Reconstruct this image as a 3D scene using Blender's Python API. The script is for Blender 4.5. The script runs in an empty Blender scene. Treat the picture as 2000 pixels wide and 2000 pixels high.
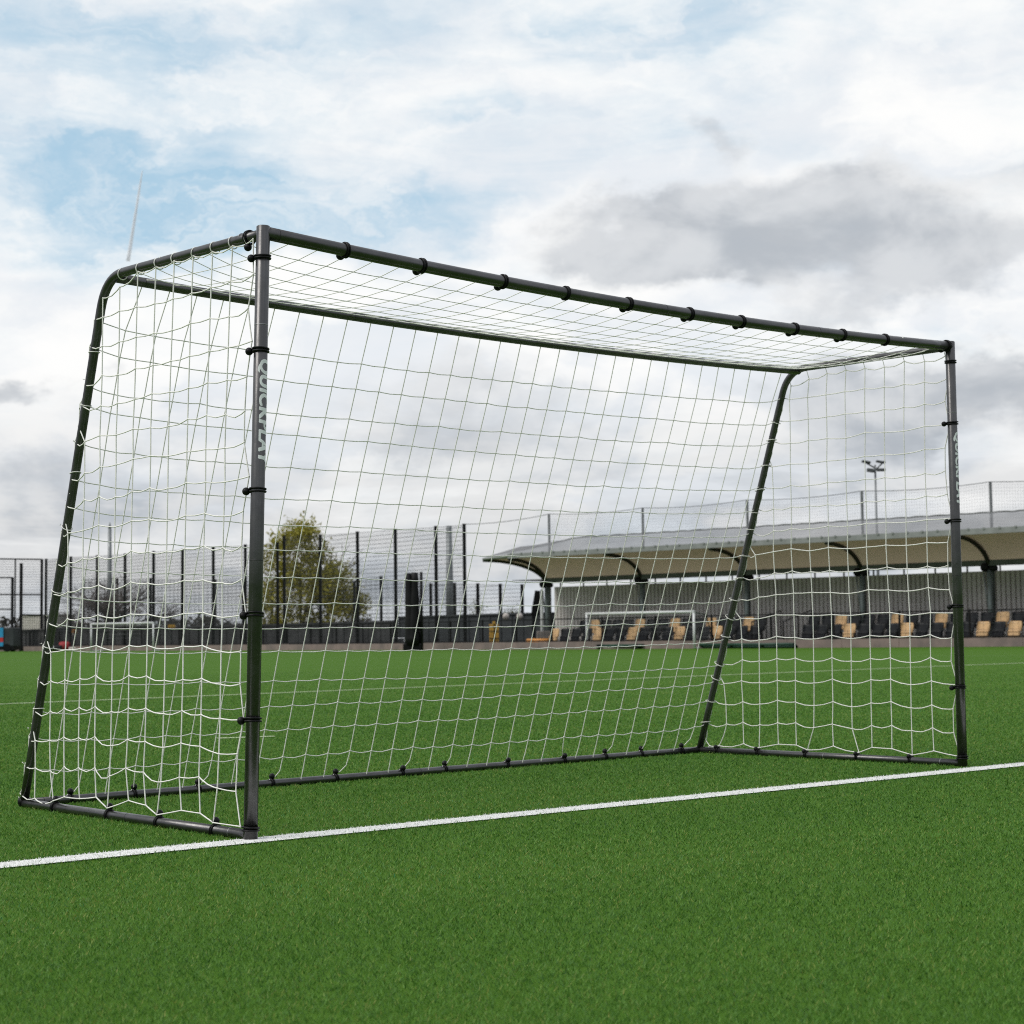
import bpy, bmesh, math, random
import numpy as np
from mathutils import Vector, Matrix
random.seed(7); rng = np.random.default_rng(11)
C = bpy.context.scene
COL = C.collection
V = Vector

# ------------------------------------------------------------------ camera maths
F = 3575.3; PX, PY = 1005.4, 974.6            # focal length and principal point for a 2000 px wide frame
CAM = V((-3.1074, -4.6161, 0.5866))
RT = V((0.7418236, -0.67046587, -0.01316281)); UP = V((-0.04030782, -0.06417365, 0.99712438)); FW = V((0.66938257, 0.73915983, 0.07463055))
def ray(px, py): return FW + RT*((px-PX)/F) - UP*((py-PY)/F)
def at(px, py, Z): return CAM + ray(px, py)*Z
def hz(px): return 1255.468 - 0.0132*px
def gnd(px, Z):                                # the point on the ground seen in column px at distance Z
    p = at(px, hz(px), Z); return V((p.x, p.y, 0))
def hgt(px, py, Z): return at(px, py, Z).z
def Zr(px, k): return k/(1+.00025*(px-1069))   # lines that run along the stand
def Zl(px, k=1.0): return k/(1/77 - .00000485*(1069-px))

# ------------------------------------------------------------------ object helpers
class MB:
    def __init__(s): s.v = []; s.f = []; s.m = []
    def add(s, vs, fs, mi=0):
        n = len(s.v); s.v += [tuple(q) for q in vs]; s.f += [tuple(i+n for i in f) for f in fs]; s.m += [mi]*len(fs)
    def frame_box(s, o, ax, ay, az, mi=0):     # box from corner o with edge vectors
        o, ax, ay, az = V(o), V(ax), V(ay), V(az)
        vs = [o, o+ax, o+ax+ay, o+ay, o+az, o+ax+az, o+ax+ay+az, o+ay+az]
        s.add(vs, [(3,2,1,0),(4,5,6,7),(0,1,5,4),(1,2,6,5),(2,3,7,6),(3,0,4,7)], mi)
    def cbox(s, c, ax, ay, az, mi=0):
        s.frame_box(V(c)-(V(ax)+V(ay)+V(az))/2, ax, ay, az, mi)
    def tube(s, path, r, n=8, caps=True, mi=0):
        P = [V(p) for p in path]; R = r if hasattr(r, '__len__') else [r]*len(P)
        rings = []; t0 = (P[1]-P[0]).normalized()
        a = t0.orthogonal().normalized()
        for i, p in enumerate(P):
            t = (P[min(i+1, len(P)-1)]-P[max(i-1, 0)]).normalized()
            a = (a - t*a.dot(t)).normalized(); b = t.cross(a)
            rings.append([p+(a*math.cos(2*math.pi*k/n)+b*math.sin(2*math.pi*k/n))*R[i] for k in range(n)])
        vs = [q for g in rings for q in g]
        fs = [(i*n+k, i*n+(k+1)%n, (i+1)*n+(k+1)%n, (i+1)*n+k) for i in range(len(P)-1) for k in range(n)]
        if caps: fs += [tuple(reversed(range(n))), tuple((len(P)-1)*n+k for k in range(n))]
        s.add(vs, fs, mi)
    def ring(s, c, axis, R, r, n=20, m=6, mi=0):
        axis = V(axis).normalized(); a = axis.orthogonal().normalized(); b = axis.cross(a)
        vs = []
        for i in range(n):
            t = 2*math.pi*i/n; d = a*math.cos(t)+b*math.sin(t)
            for k in range(m):
                u = 2*math.pi*k/m; vs.append(V(c)+d*(R+r*math.cos(u))+axis*(r*math.sin(u)))
        s.add(vs, [(i*m+k, ((i+1)%n)*m+k, ((i+1)%n)*m+(k+1)%m, i*m+(k+1)%m) for i in range(n) for k in range(m)], mi)
    def ball(s, c, r, n=14, m=9, mi=0, sq=(1,1,1)):
        c = V(c); vs = [c+V((0,0,r*sq[2]))]
        for i in range(1, m):
            a = math.pi*i/m
            vs += [c+V((r*sq[0]*math.sin(a)*math.cos(2*math.pi*k/n), r*sq[1]*math.sin(a)*math.sin(2*math.pi*k/n), r*sq[2]*math.cos(a))) for k in range(n)]
        vs.append(c-V((0,0,r*sq[2]))); L = len(vs)-1
        fs = [(0, 1+k, 1+(k+1)%n) for k in range(n)]
        fs += [(1+i*n+k, 1+(i+1)*n+k, 1+(i+1)*n+(k+1)%n, 1+i*n+(k+1)%n) for i in range(m-2) for k in range(n)]
        fs += [(L, 1+(m-2)*n+(k+1)%n, 1+(m-2)*n+k) for k in range(n)]
        s.add(vs, fs, mi)
    def build(s, name, mat, parent=None, smooth=False, bevel=0):
        me = bpy.data.meshes.new(name)
        o0 = wloc(parent) if parent else V((0,0,0))
        me.from_pydata([tuple(V(q)-o0) for q in s.v], [], s.f); me.update()
        for mm in (mat if isinstance(mat, (list, tuple)) else [mat]): me.materials.append(mm)
        if any(s.m): me.polygons.foreach_set('material_index', s.m)
        if bevel:
            bm = bmesh.new(); bm.from_mesh(me)
            bmesh.ops.bevel(bm, geom=bm.edges[:], offset=bevel, segments=2, affect='EDGES', profile=.5)
            bm.to_mesh(me); bm.free()
        if smooth:
            for p in me.polygons: p.use_smooth = len(p.vertices) <= 4
        ob = bpy.data.objects.new(name, me); COL.objects.link(ob)
        if parent: ob.parent = parent
        return ob
def wloc(o):
    p = V(o.location)
    while o.parent: o = o.parent; p += V(o.location)
    return p
def tag(o, label, cat, group=None, kind=None):
    if label: o['label'] = label
    if cat: o['category'] = cat
    if group: o['group'] = group
    if kind: o['kind'] = kind
    return o
def thing(name, loc, label, cat, group=None):
    o = bpy.data.objects.new(name, None); o.empty_display_size = .1; COL.objects.link(o); o.location = loc
    return tag(o, label, cat, group)
def copy_tree(o, parent=None):
    c = o.copy(); COL.objects.link(c); c.parent = parent
    for ch in [q for q in COL.objects if q.parent == o]: copy_tree(ch, c)
    return c
ORD = ['first','second','third','fourth','fifth','sixth','seventh','eighth','ninth','tenth','eleventh','twelfth','thirteenth','fourteenth','fifteenth']

# ------------------------------------------------------------------ materials
class NT:
    def __init__(s, tree): s.t = tree; s.n = tree.nodes; s.l = tree.links
    def node(s, typ, **kw):
        n = s.n.new(typ)
        for k, v in kw.items():
            if hasattr(n, k): setattr(n, k, v)
        return n
    def set(s, sock, val):
        if isinstance(val, bpy.types.NodeSocket): s.l.new(val, sock)
        elif val is not None: sock.default_value = val
    def math(s, op, a, b=None, c=None, clamp=False):
        n = s.node('ShaderNodeMath', operation=op, use_clamp=clamp); s.set(n.inputs[0], a)
        if b is not None: s.set(n.inputs[1], b)
        if c is not None: s.set(n.inputs[2], c)
        return n.outputs[0]
    def vm(s, op, a, b=None, out=0):
        n = s.node('ShaderNodeVectorMath', operation=op); s.set(n.inputs[0], a)
        if b is not None: s.set(n.inputs[1], b)
        return n.outputs['Value'] if op in ('DOT_PRODUCT', 'LENGTH') else n.outputs[0]
    def mix(s, f, a, b):
        n = s.node('ShaderNodeMix', data_type='RGBA'); s.set(n.inputs['Factor'], f)
        s.set([i for i in n.inputs if i.identifier == 'A_Color'][0], a); s.set([i for i in n.inputs if i.identifier == 'B_Color'][0], b)
        return [o for o in n.outputs if o.identifier == 'Result_Color'][0]
    def noise(s, vec, scale, detail=4, rough=.55, dist=0):
        n = s.node('ShaderNodeTexNoise'); s.set(n.inputs['Vector'], vec)
        n.inputs['Scale'].default_value = scale; n.inputs['Detail'].default_value = detail
        n.inputs['Roughness'].default_value = rough; n.inputs['Distortion'].default_value = dist
        return n.outputs[0]
    def remap(s, v, a, b, c=0., d=1., smooth=True):
        n = s.node('ShaderNodeMapRange', interpolation_type='SMOOTHSTEP' if smooth else 'LINEAR')
        s.set(n.inputs[0], v)
        for i, q in enumerate((a, b, c, d)): n.inputs[i+1].default_value = q
        return n.outputs[0]
def rgb(*c): return (c[0], c[1], c[2], 1.)
def mat(name, col, rough=.6, metal=0., var=.12, scale=6., bump=0., spec=.5, trans=0., col2=None, coat=0.):
    m = bpy.data.materials.new(name); m.use_nodes = True; t = NT(m.node_tree)
    b = t.n['Principled BSDF']; tc = t.node('ShaderNodeTexCoord').outputs['Object']
    nz = t.noise(tc, scale, 5, .6)
    f = t.remap(nz, .3, .7)
    c2 = col2 or tuple(q*(1-2*var) for q in col); c1 = col if col2 else tuple(min(1, q*(1+var)) for q in col)
    t.set(b.inputs['Base Color'], t.mix(f, rgb(*c2), rgb(*c1)))
    nr = t.noise(tc, scale*3, 3, .6)
    t.set(b.inputs['Roughness'], t.remap(nr, .3, .7, max(0, rough-.08), min(1, rough+.1), False))
    b.inputs['Metallic'].default_value = metal; b.inputs['Specular IOR Level'].default_value = spec
    b.inputs['Coat Weight'].default_value = coat
    if bump:
        bn = t.node('ShaderNodeBump'); bn.inputs['Strength'].default_value = bump; bn.inputs['Distance'].default_value = .01
        t.set(bn.inputs['Height'], t.noise(tc, scale*8, 4, .6)); t.l.new(bn.outputs[0], b.inputs['Normal'])
    if trans:
        tr = t.node('ShaderNodeBsdfTransparent'); mx = t.node('ShaderNodeMixShader'); mx.inputs[0].default_value = trans
        t.l.new(b.outputs[0], mx.inputs[1]); t.l.new(tr.outputs[0], mx.inputs[2]); t.l.new(mx.outputs[0], t.n['Material Output'].inputs[0])
    return m
M = dict(
    steel=mat('satin_grey_painted_steel', (.110,.108,.109), .31, .84, .10, 7, .03, spec=.5),
    seam=mat('bare_steel_seam', (.36,.36,.37), .4, .8, .1, 30),
    seamdark=mat('dark_seam', (.02,.02,.022), .6, .2, .1, 30),
    rubber=mat('black_rubber', (.004,.004,.0045), .45, 0, .1, 20, 0, .22),
    cord=mat('white_net_cord', (.86,.85,.80), .8, 0, .05, 60),
    letter=mat('pale_grey_lettering', (.86,.88,.90), .5, 0, .04, 20),
    rivet=mat('white_plug', (.8,.8,.78), .5),
    white=mat('white_painted_aluminium', (.74,.75,.76), .4, .0, .05, 5),
    black=mat('black_powder_coat', (.005,.005,.006), .55, 0, .1, 3, spec=.25),
    wire=mat('dark_mesh_wire', (.03,.034,.036), .6, 0, .1, 3),
    wall=mat('weathered_pink_kerb_boards', (.25,.19,.172), .9, 0, .2, 1.3, .3, col2=(.16,.13,.12)),
    clad=mat('grey_corrugated_cladding', (.72,.68,.64), .55, .0, .06, .7),
    cream=mat('cream_membrane', (.80,.57,.45), .75, 0, .05, .8),
    sheet=mat('translucent_grey_roof_sheet', (.15,.153,.158), .5, 0, .10, .6, trans=.30),
    fascia=mat('grey_green_gutter', (.26,.27,.265), .5, .2, .08, 2),
    rib=mat('dark_olive_steel', (.035,.036,.026), .5, .2, .1, 2),
    colm=mat('grey_green_column', (.17,.20,.20), .5, .3, .1, 2),
    beam=mat('dark_grey_eaves', (.10,.11,.10), .7, 0, .1, 2),
    conc=mat('grey_concrete', (.24,.225,.21), .9, 0, .15, 2, .2),
    seatk=mat('black_plastic_seat', (.010,.011,.014), .4, 0, .1, 8, spec=.25),
    seatt=mat('tan_plastic_seat', (.68,.44,.22), .45, 0, .08, 8),
    yellow=mat('yellow_paint', (.60,.34,.05), .5, 0, .1, 4),
    orange=mat('orange_vinyl', (.75,.33,.08), .6, 0, .1, 4),
    shed=mat('charcoal_shed', (.040,.046,.050), .7, 0, .15, 1.2),
    board=mat('dark_hoarding', (.060,.060,.062), .8, 0, .3, 1.0),
    mast=mat('galvanised_mast', (.23,.245,.25), .5, .4, .12, 1.5),
    lamp=mat('dull_lamp_housing', (.10,.11,.11), .5, .3, .1, 4),
    bark=mat('grey_brown_bark', (.10,.085,.07), .9, 0, .25, 4, .3),
    twig=mat('bare_twig_bark', (.13,.105,.095), .9, 0, .2, 3),
    red=mat('red_fabric', (.32,.02,.025), .7, 0, .2, 5),
    palecloth=mat('pale_fabric', (.55,.50,.46), .8, 0, .15, 5),
    green=mat('dark_green_paint', (.012,.055,.035), .5, 0, .15, 3),
    blue=mat('blue_panel', (.03,.33,.62), .5), redp=mat('red_panel', (.60,.03,.03), .5),
    creamc=mat('cream_container', (.58,.56,.50), .6, 0, .08, 2),
    netgrey=mat('grey_goal_netting', (.22,.22,.22), .8, 0, .1, 3),
    trail=mat('vapour', (.95,.96,.97), 1, 0, .02, .01, trans=.72),
    farsheet=mat('far_ground', (.06,.065,.05), .95, 0, .2, .05),
)
def leafmat(name, c1, c2):
    m = bpy.data.materials.new(name); m.use_nodes = True; t = NT(m.node_tree); b = t.n['Principled BSDF']
    at_ = t.node('ShaderNodeAttribute', attribute_name='tint').outputs['Fac']
    col = t.mix(at_, rgb(*c1), rgb(*c2)); t.set(b.inputs['Base Color'], col); b.inputs['Roughness'].default_value = .6
    b.inputs['Specular IOR Level'].default_value = .3
    tr = t.node('ShaderNodeBsdfTranslucent'); t.set(tr.inputs[0], col); mx = t.node('ShaderNodeMixShader'); mx.inputs[0].default_value = .35
    t.l.new(b.outputs[0], mx.inputs[1]); t.l.new(tr.outputs[0], mx.inputs[2]); t.l.new(mx.outputs[0], t.n['Material Output'].inputs[0])
    return m
M['leaf'] = leafmat('olive_spring_leaf', (.21,.20,.03), (.45,.41,.07))
M['hedge'] = leafmat('brown_grey_hedge', (.045,.045,.035), (.11,.10,.085))
M['shrub'] = leafmat('pale_shrub_leaf', (.12,.13,.07), (.20,.21,.10))

def turfmat():
    m = bpy.data.materials.new('artificial_turf'); m.use_nodes = True; t = NT(m.node_tree); b = t.n['Principled BSDF']
    g = t.node('ShaderNodeNewGeometry').outputs['Position']
    c = t.mix(t.remap(t.noise(g, 260, 3, .7), .3, .7), rgb(.043,.110,.011), rgb(.084,.176,.020))
    c = t.mix(t.math('MULTIPLY', t.remap(t.noise(g, 34, 4, .65), .35, .7), .4), c, rgb(.046,.124,.013))
    mp = t.node('ShaderNodeMapping'); t.set(mp.inputs[0], g); mp.inputs['Scale'].default_value = (.10, .9, 1); mp.inputs['Rotation'].default_value = (0,0,.1)
    c = t.mix(t.remap(t.noise(mp.outputs[0], 1.0, 4, .6), .3, .7, 0, .45), c, rgb(.078,.166,.019))
    t.set(b.inputs['Base Color'], c); b.inputs['Roughness'].default_value = .9; b.inputs['Specular IOR Level'].default_value = .06
    bn = t.node('ShaderNodeBump'); bn.inputs['Strength'].default_value = .5; bn.inputs['Distance'].default_value = .006
    t.set(bn.inputs['Height'], t.noise(g, 180, 3, .7)); t.l.new(bn.outputs[0], b.inputs['Normal'])
    return m
M['turf'] = turfmat()
def membrane():
    m = M['cream']; t = NT(m.node_tree); b = t.n['Principled BSDF']; tr = t.node('ShaderNodeBsdfTranslucent'); tr.inputs[0].default_value = rgb(.80,.62,.46)
    mx = t.node('ShaderNodeMixShader'); mx.inputs[0].default_value = .22
    t.l.new(b.outputs[0], mx.inputs[1]); t.l.new(tr.outputs[0], mx.inputs[2]); t.l.new(mx.outputs[0], t.n['Material Output'].inputs[0])
membrane()
def blademat(name, cols, ps):
    m = bpy.data.materials.new(name); m.use_nodes = True; t = NT(m.node_tree); b = t.n['Principled BSDF']
    a = t.node('ShaderNodeAttribute', attribute_name='tint').outputs['Fac']
    r = t.node('ShaderNodeValToRGB'); t.set(r.inputs[0], a); cr = r.color_ramp
    while len(cr.elements) < len(cols): cr.elements.new(.5)
    for e, p, c in zip(cr.elements, ps, cols): e.position = p; e.color = rgb(*c)
    t.set(b.inputs['Base Color'], r.outputs[0]); b.inputs['Roughness'].default_value = .5; b.inputs['Specular IOR Level'].default_value = .25
    tr = t.node('ShaderNodeBsdfTranslucent'); t.set(tr.inputs[0], r.outputs[0]); mx = t.node('ShaderNodeMixShader'); mx.inputs[0].default_value = .25
    t.l.new(b.outputs[0], mx.inputs[1]); t.l.new(tr.outputs[0], mx.inputs[2]); t.l.new(mx.outputs[0], t.n['Material Output'].inputs[0])
    return m
M['blade'] = blademat('turf_fibre', [(.034,.105,.014),(.076,.200,.027),(.140,.290,.047),(.28,.31,.075),(.05,.25,.085)], [0,.35,.7,.88,1])
M['wblade'] = blademat('painted_turf_fibre', [(.78,.78,.76),(.86,.86,.84),(.80,.80,.78),(.10,.16,.06)], [0,.5,.93,.97])
def linemat():
    m = bpy.data.materials.new('white_line_paint'); m.use_nodes = True; t = NT(m.node_tree); b = t.n['Principled BSDF']
    g = t.node('ShaderNodeNewGeometry').outputs['Position']
    f = t.remap(t.noise(g, 140, 3, .7), .60, .70)
    t.set(b.inputs['Base Color'], t.mix(f, rgb(.82,.82,.80), rgb(.16,.20,.11))); b.inputs['Roughness'].default_value = .9
    return m
M['line'] = linemat()
def fadedmat():
    m = bpy.data.materials.new('worn_line_paint'); m.use_nodes = True; t = NT(m.node_tree); b = t.n['Principled BSDF']
    g = t.node('ShaderNodeNewGeometry').outputs['Position']
    f = t.remap(t.noise(g, 30, 4, .7), .3, .75)
    t.set(b.inputs['Base Color'], t.mix(f, rgb(.62,.70,.46), rgb(.34,.46,.22))); b.inputs['Roughness'].default_value = .9
    return m
M['worn'] = fadedmat()
def faintmat():
    m = bpy.data.materials.new('faint_line_paint'); m.use_nodes = True; t = NT(m.node_tree); b = t.n['Principled BSDF']
    g = t.node('ShaderNodeNewGeometry').outputs['Position']
    t.set(b.inputs['Base Color'], t.mix(t.noise(g, 9, 3), rgb(.12,.25,.06), rgb(.20,.32,.10))); b.inputs['Roughness'].default_value = .9
    return m
M['faint'] = faintmat()

# ------------------------------------------------------------------ ground, pitch, lines
def sheet(name, pts, m, z, kind='structure'):
    b = MB(); b.add([(p[0], p[1], z) for p in pts], [tuple(range(len(pts)))]); o = b.build(name, m)
    if b.v and o.data.polygons[0].normal.z < 0: o.data.flip_normals()
    o['kind'] = kind; return o
R0 = 4000
sheet('ground', [(-R0,-R0),(R0,-R0),(R0,R0),(-R0,R0)], M['farsheet'], -.008)
wa, wb, wc = gnd(-260, Zl(-260)), gnd(1069, 77), gnd(2350, Zr(2350, 77))
fwh = V((FW.x, FW.y, 0)).normalized(); rth = V((fwh.y, -fwh.x, 0))
back = CAM - fwh*40
sheet('pitch', [wa, wb, wc, wc+rth*25-fwh*50, back+rth*60, back-rth*60, wa-rth*30-fwh*60], M['turf'], 0)
LA, LB = V((-.852,-.100,0)), V((4.093,-.072,0))       # middle of the white goal line
LA = V((CAM.x,CAM.y,0)) + (ray(0,1693)*(-CAM.z/ray(0,1693).z)).xy.to_3d(); LB = V((CAM.x,CAM.y,0)) + (ray(2000,1494)*(-CAM.z/ray(2000,1494).z)).xy.to_3d()
LD = (LB-LA).normalized(); LN = V((-LD.y, LD.x, 0)); LW = .112
def stripe(name, a, b, w, m, z=.004):
    a, b = V(a), V(b); d = (b-a).normalized(); n = V((-d.y, d.x, 0))*w/2
    return sheet(name, [a-n, b-n, b+n, a+n], m, z)
FARL = [('box_line', (-14.0,10.35,0), (42.0,14.45,0), .10), ('touch_line', (24.2,61.0,0), (36.5,-2.0,0), .12), ('penalty_mark', (2.93,4.72,0), (3.265,4.605,0), .07)]
stripe('box_line', FARL[0][1], FARL[0][2], .10, M['worn'])
stripe('touch_line', FARL[1][1], FARL[1][2], .12, M['faint'])
stripe('penalty_mark', FARL[2][1], FARL[2][2], .075, M['worn'])

def blade_mesh(name, P, H, w, m):
    n = len(P); a = rng.random(n)*2*np.pi; l = rng.random(n)*2*np.pi
    lean = H*(.25+.9*rng.random(n)); W = w*(.6+.8*rng.random(n))
    v = np.zeros((n, 3, 3), np.float32)
    d = np.stack([np.cos(a), np.sin(a)], 1)*W[:, None]/2
    v[:, 0, :2] = P-d; v[:, 1, :2] = P+d; v[:, 2, :2] = P+np.stack([np.cos(l), np.sin(l)], 1)*lean[:, None]; v[:, 2, 2] = H
    v[:, :2, 2] = .001
    return v
def tri_obj(name, v, m, tint):
    n = len(v); me = bpy.data.meshes.new(name)
    me.vertices.add(3*n); me.vertices.foreach_set('co', v.reshape(-1)); me.loops.add(3*n)
    me.loops.foreach_set('vertex_index', np.arange(3*n, dtype=np.int32)); me.polygons.add(n)
    me.polygons.foreach_set('loop_start', np.arange(0, 3*n, 3, dtype=np.int32)); me.update(calc_edges=True)
    at_ = me.attributes.new('tint', 'FLOAT', 'POINT'); at_.data.foreach_set('value', np.repeat(tint, 3).astype(np.float32))
    me.materials.append(m); o = bpy.data.objects.new(name, me); COL.objects.link(o); return o
zz = np.linspace(2.1, 40, 4000); fade = 1-np.clip((zz-9)/(40-9), 0, 1); pdf = zz**-1.5*(zz*.58+1.6)*fade**1.5
cdf = np.cumsum(pdf); cdf /= cdf[-1]; NB_ = 950000
z = np.interp(rng.random(NB_), cdf, zz); x = (rng.random(NB_)*2-1)*(z*.29+.8)
NE_ = 480000; pd2 = zz**-1.5*fade**1.5; cd2 = np.cumsum(pd2); cd2 /= cd2[-1]      # thinning out sideways, beyond the frame
ze = np.interp(rng.random(NE_), cd2, zz); xe = (ze*.29+.8+2.6*(1-np.sqrt(rng.random(NE_))))*np.where(rng.random(NE_) < .5, -1, 1)
z = np.concatenate([z, ze]); x = np.concatenate([x, xe]); NB_ = len(z)
P = np.array([CAM.x, CAM.y])[None]+z[:, None]*np.array(fwh.xy)[None]+x[:, None]*np.array(rth.xy)[None]
H = (.005+.0065*rng.random(NB_))*np.clip(1.25-z/50, .4, 1); W = .00165*(z/2.6)**.85
d = np.abs((P-np.array(LA.xy))@np.array(LN.xy))
keep = d > LW/2+.001
for nm, a, b, w in FARL:
    a, b = np.array(a[:2]), np.array(b[:2]); t = (b-a)/np.linalg.norm(b-a); q = (P-a)@t
    keep &= ~((np.abs((P-a)@np.array([-t[1], t[0]])) < w/2+.004) & (q > 0) & (q < np.linalg.norm(b-a)))
for fx, fy in ((-.052,-.069), (3.6581,-.0002)): keep &= ((P[:, 0]-fx+.012)**2+(P[:, 1]-fy+.016)**2) > .040**2
P, H, W = P[keep], H[keep], W[keep]
# soft large-scale drift of the fibre tint
tint = np.clip(rng.beta(1.6, 1.8, len(P))*.95 + .07*np.sin(P[:, 0]*1.3+1.1*np.sin(P[:, 1]*.9))*np.sin(P[:, 1]*1.7+.8*np.sin(P[:, 0]*.7)) + .05*np.sin(P[:, 1]*4.1+np.sin(P[:, 0]*1.1)), 0, 1)
g = tri_obj('turf_grass', blade_mesh('b', P, H, W, None), M['blade'], tint); tag(g, 'short green artificial turf fibres covering the pitch', 'grass', kind='stuff')
# goal line: painted sheet and the painted fibres standing in it, one object
nl = 34000; s_ = rng.random(nl)*9.5-1.2; o_ = (rng.random(nl)-.5)*LW*(.97+.03*rng.standard_normal(nl))
PL = np.array(LA.xy)[None]+s_[:, None]*np.array(LD.xy)+o_[:, None]*np.array(LN.xy)
PL = PL[((PL[:, 0]+.052+.012)**2+(PL[:, 1]+.069+.016)**2) > .036**2]; nl = len(PL)
gl = tri_obj('goal_line', blade_mesh('l', PL, .004+.007*rng.random(nl), np.full(nl, .0042), None), M['wblade'], rng.random(nl)); gl['kind'] = 'structure'
me = gl.data; bm = bmesh.new(); bm.from_mesh(me); me.materials.append(M['line'])
a_, b_ = LA-LD*3, LB+LD*14; hw = LN*LW/2
f = bm.faces.new([bm.verts.new((q.x, q.y, .004)) for q in (a_-hw, b_-hw, b_+hw, a_+hw)]); f.material_index = 1
bm.to_mesh(me); bm.free()

# ------------------------------------------------------------------ goal frame
FLb, FLt = V((-.052,-.069,0)), V((.0309,-.0225,1.8252)); FRb, FRt = V((3.6581,-.0002,0)), V((3.6698,.0049,1.8318))
BLb, BRb = V((.0159,1.4676,.015)), V((3.6747,1.5382,.015)); BLt, BRt = V((.0265,.9193,1.8336)), V((3.6707,.9177,1.8322))
RP, RC, RR, RL, RB = .0210, .0205, .0168, .0158, .0150
goal = thing('football_goal', (1.82, .7, 0), 'large dark grey tubular steel football goal frame on the white line', 'goal')
def sag(A, B, s, t): return A.lerp(B, t)-V((0, 0, 4*s*t*(1-t)))
def crossp(t): return sag(FLt, FRt, .042, t)
RCL, RCR = FLt.lerp(BLt, .93)-V((0,0,.012)), FRt.lerp(BRt, .93)-V((0,0,.012))
def rearp(t): return sag(RCL, RCR, .030, t)
def seam(A, d, r, par, m='seam', w=.0012):
    b = MB(); d = V(d).normalized(); b.tube([A-d*w, A+d*w], r*1.015, 20, True); b.build('joint', M[m], par, True)
def lettering(par, A, B, tq, ty, side_ang, r):
    # the word on the post, reading downwards, wrapped round the tube
    cu = bpy.data.curves.new('t', 'FONT'); cu.body = 'QUICKPLAY'; cu.size = 1; cu.shear = .14; cu.space_character = 1.06
    ob = bpy.data.objects.new('t', cu); COL.objects.link(ob)
    dg = bpy.context.evaluated_depsgraph_get(); me = bpy.data.meshes.new_from_object(ob.evaluated_get(dg)); bpy.data.objects.remove(ob)
    bm = bmesh.new()
    for kk, (dx, dy) in enumerate(((0,0),(.05,.0),(-.05,.0),(.025,.025),(-.025,.025),(.025,-.025),(-.025,-.025),(.05,.02),(-.05,-.02))):   # heavier strokes: copies a hair apart
        n0 = len(bm.verts); bm.from_mesh(me); bm.verts.ensure_lookup_table()
        for v in bm.verts[n0:]: v.co.x += dx; v.co.y += dy; v.co.z = kk*.00003
    xs = [v.co.x for v in bm.verts]; ys = [v.co.y for v in bm.verts]; x0, x1, y0, y1 = min(xs), max(xs), min(ys), max(ys)
    for k in range(1, 14):
        bmesh.ops.bisect_plane(bm, geom=bm.verts[:]+bm.edges[:]+bm.faces[:], plane_co=(0, y0+(y1-y0)*k/14, 0), plane_no=(0,1,0))
    ax = (B-A).normalized(); top = A.lerp(B, tq); L = (A.lerp(B, tq)-A.lerp(B, ty)).length
    rr = r*1.014; hh = .044
    e1 = V((math.cos(side_ang), math.sin(side_ang), 0)); e1 = (e1-ax*e1.dot(ax)).normalized(); e2 = ax.cross(e1)
    for v in bm.verts:
        ang = ((v.co.y-y0)/(y1-y0)-.5)*hh/rr
        s = (v.co.x-x0)/(x1-x0)*L
        v.co = top-ax*s+(e1*math.cos(ang)+e2*math.sin(ang))*(rr+v.co.z)-wloc(par)
    me2 = bpy.data.meshes.new('lettering'); bm.to_mesh(me2); bm.free(); me2.materials.append(M['letter'])
    o = bpy.data.objects.new('lettering', me2); COL.objects.link(o); o.parent = par; return o
# uprights
for A, B, seams in ((FLb, FLt, (.842, .450)), (FRb, FRt, (.839, .450))):
    b = MB(); top = B+(B-A).normalized()*RC; b.tube([A+V((0,0,.001)), A.lerp(B,.5), top-V((0,0,.003)), top], [RP, RP, RP, RP*.86], 32); p = b.build('upright', M['steel'], goal, True)
    for i, t in enumerate(seams): seam(A.lerp(B, t), B-A, RP, p, 'seam' if i == 0 else 'seamdark')
    lettering(p, A, B, .783 if A is FLb else .792, .606 if A is FLb else .612, math.radians(-86 if A is FLb else -80), RP)
b = MB(); b.tube([crossp(t/24) for t in range(25)], RC, 28); cb = b.build('crossbar', M['steel'], goal, True)
for t in (.493, .743): seam(crossp(t), FRt-FLt, RC, cb, 'seamdark')
seam(crossp(.014), FRt-FLt, RC, cb, 'seamdark')
rv = MB(); q = crossp(.90)+V((-.3,-.65,.55)).normalized()*RC; rv.ball(q, .004, 8, 6); rv.build('plug', M['rivet'], cb)
b = MB(); b.tube([rearp(t/24) for t in range(25)], RR, 24); rb = b.build('rear_crossbar', M['steel'], goal, True)
for t in (.03, .277, .505, .80): seam(rearp(t), BRt-BLt, RR, rb, 'seamdark')
def bent(front, corner, foot, R=.115):
    a = (front-corner).normalized(); c = (foot-corner).normalized(); p0, p2 = corner+a*R, corner+c*R
    pts = [front.lerp(p0, t/6) for t in range(6)]
    pts += [p0*(1-t)**2+corner*2*t*(1-t)+p2*t*t for t in [k/10 for k in range(11)]]
    pts += [p2.lerp(foot, t/8) for t in range(1, 9)]
    return pts
LEGL = bent(FLt-V((0,0,.004)), BLt, BLb); LEGR = bent(FRt-V((0,0,.004)), BRt, BRb)
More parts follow.
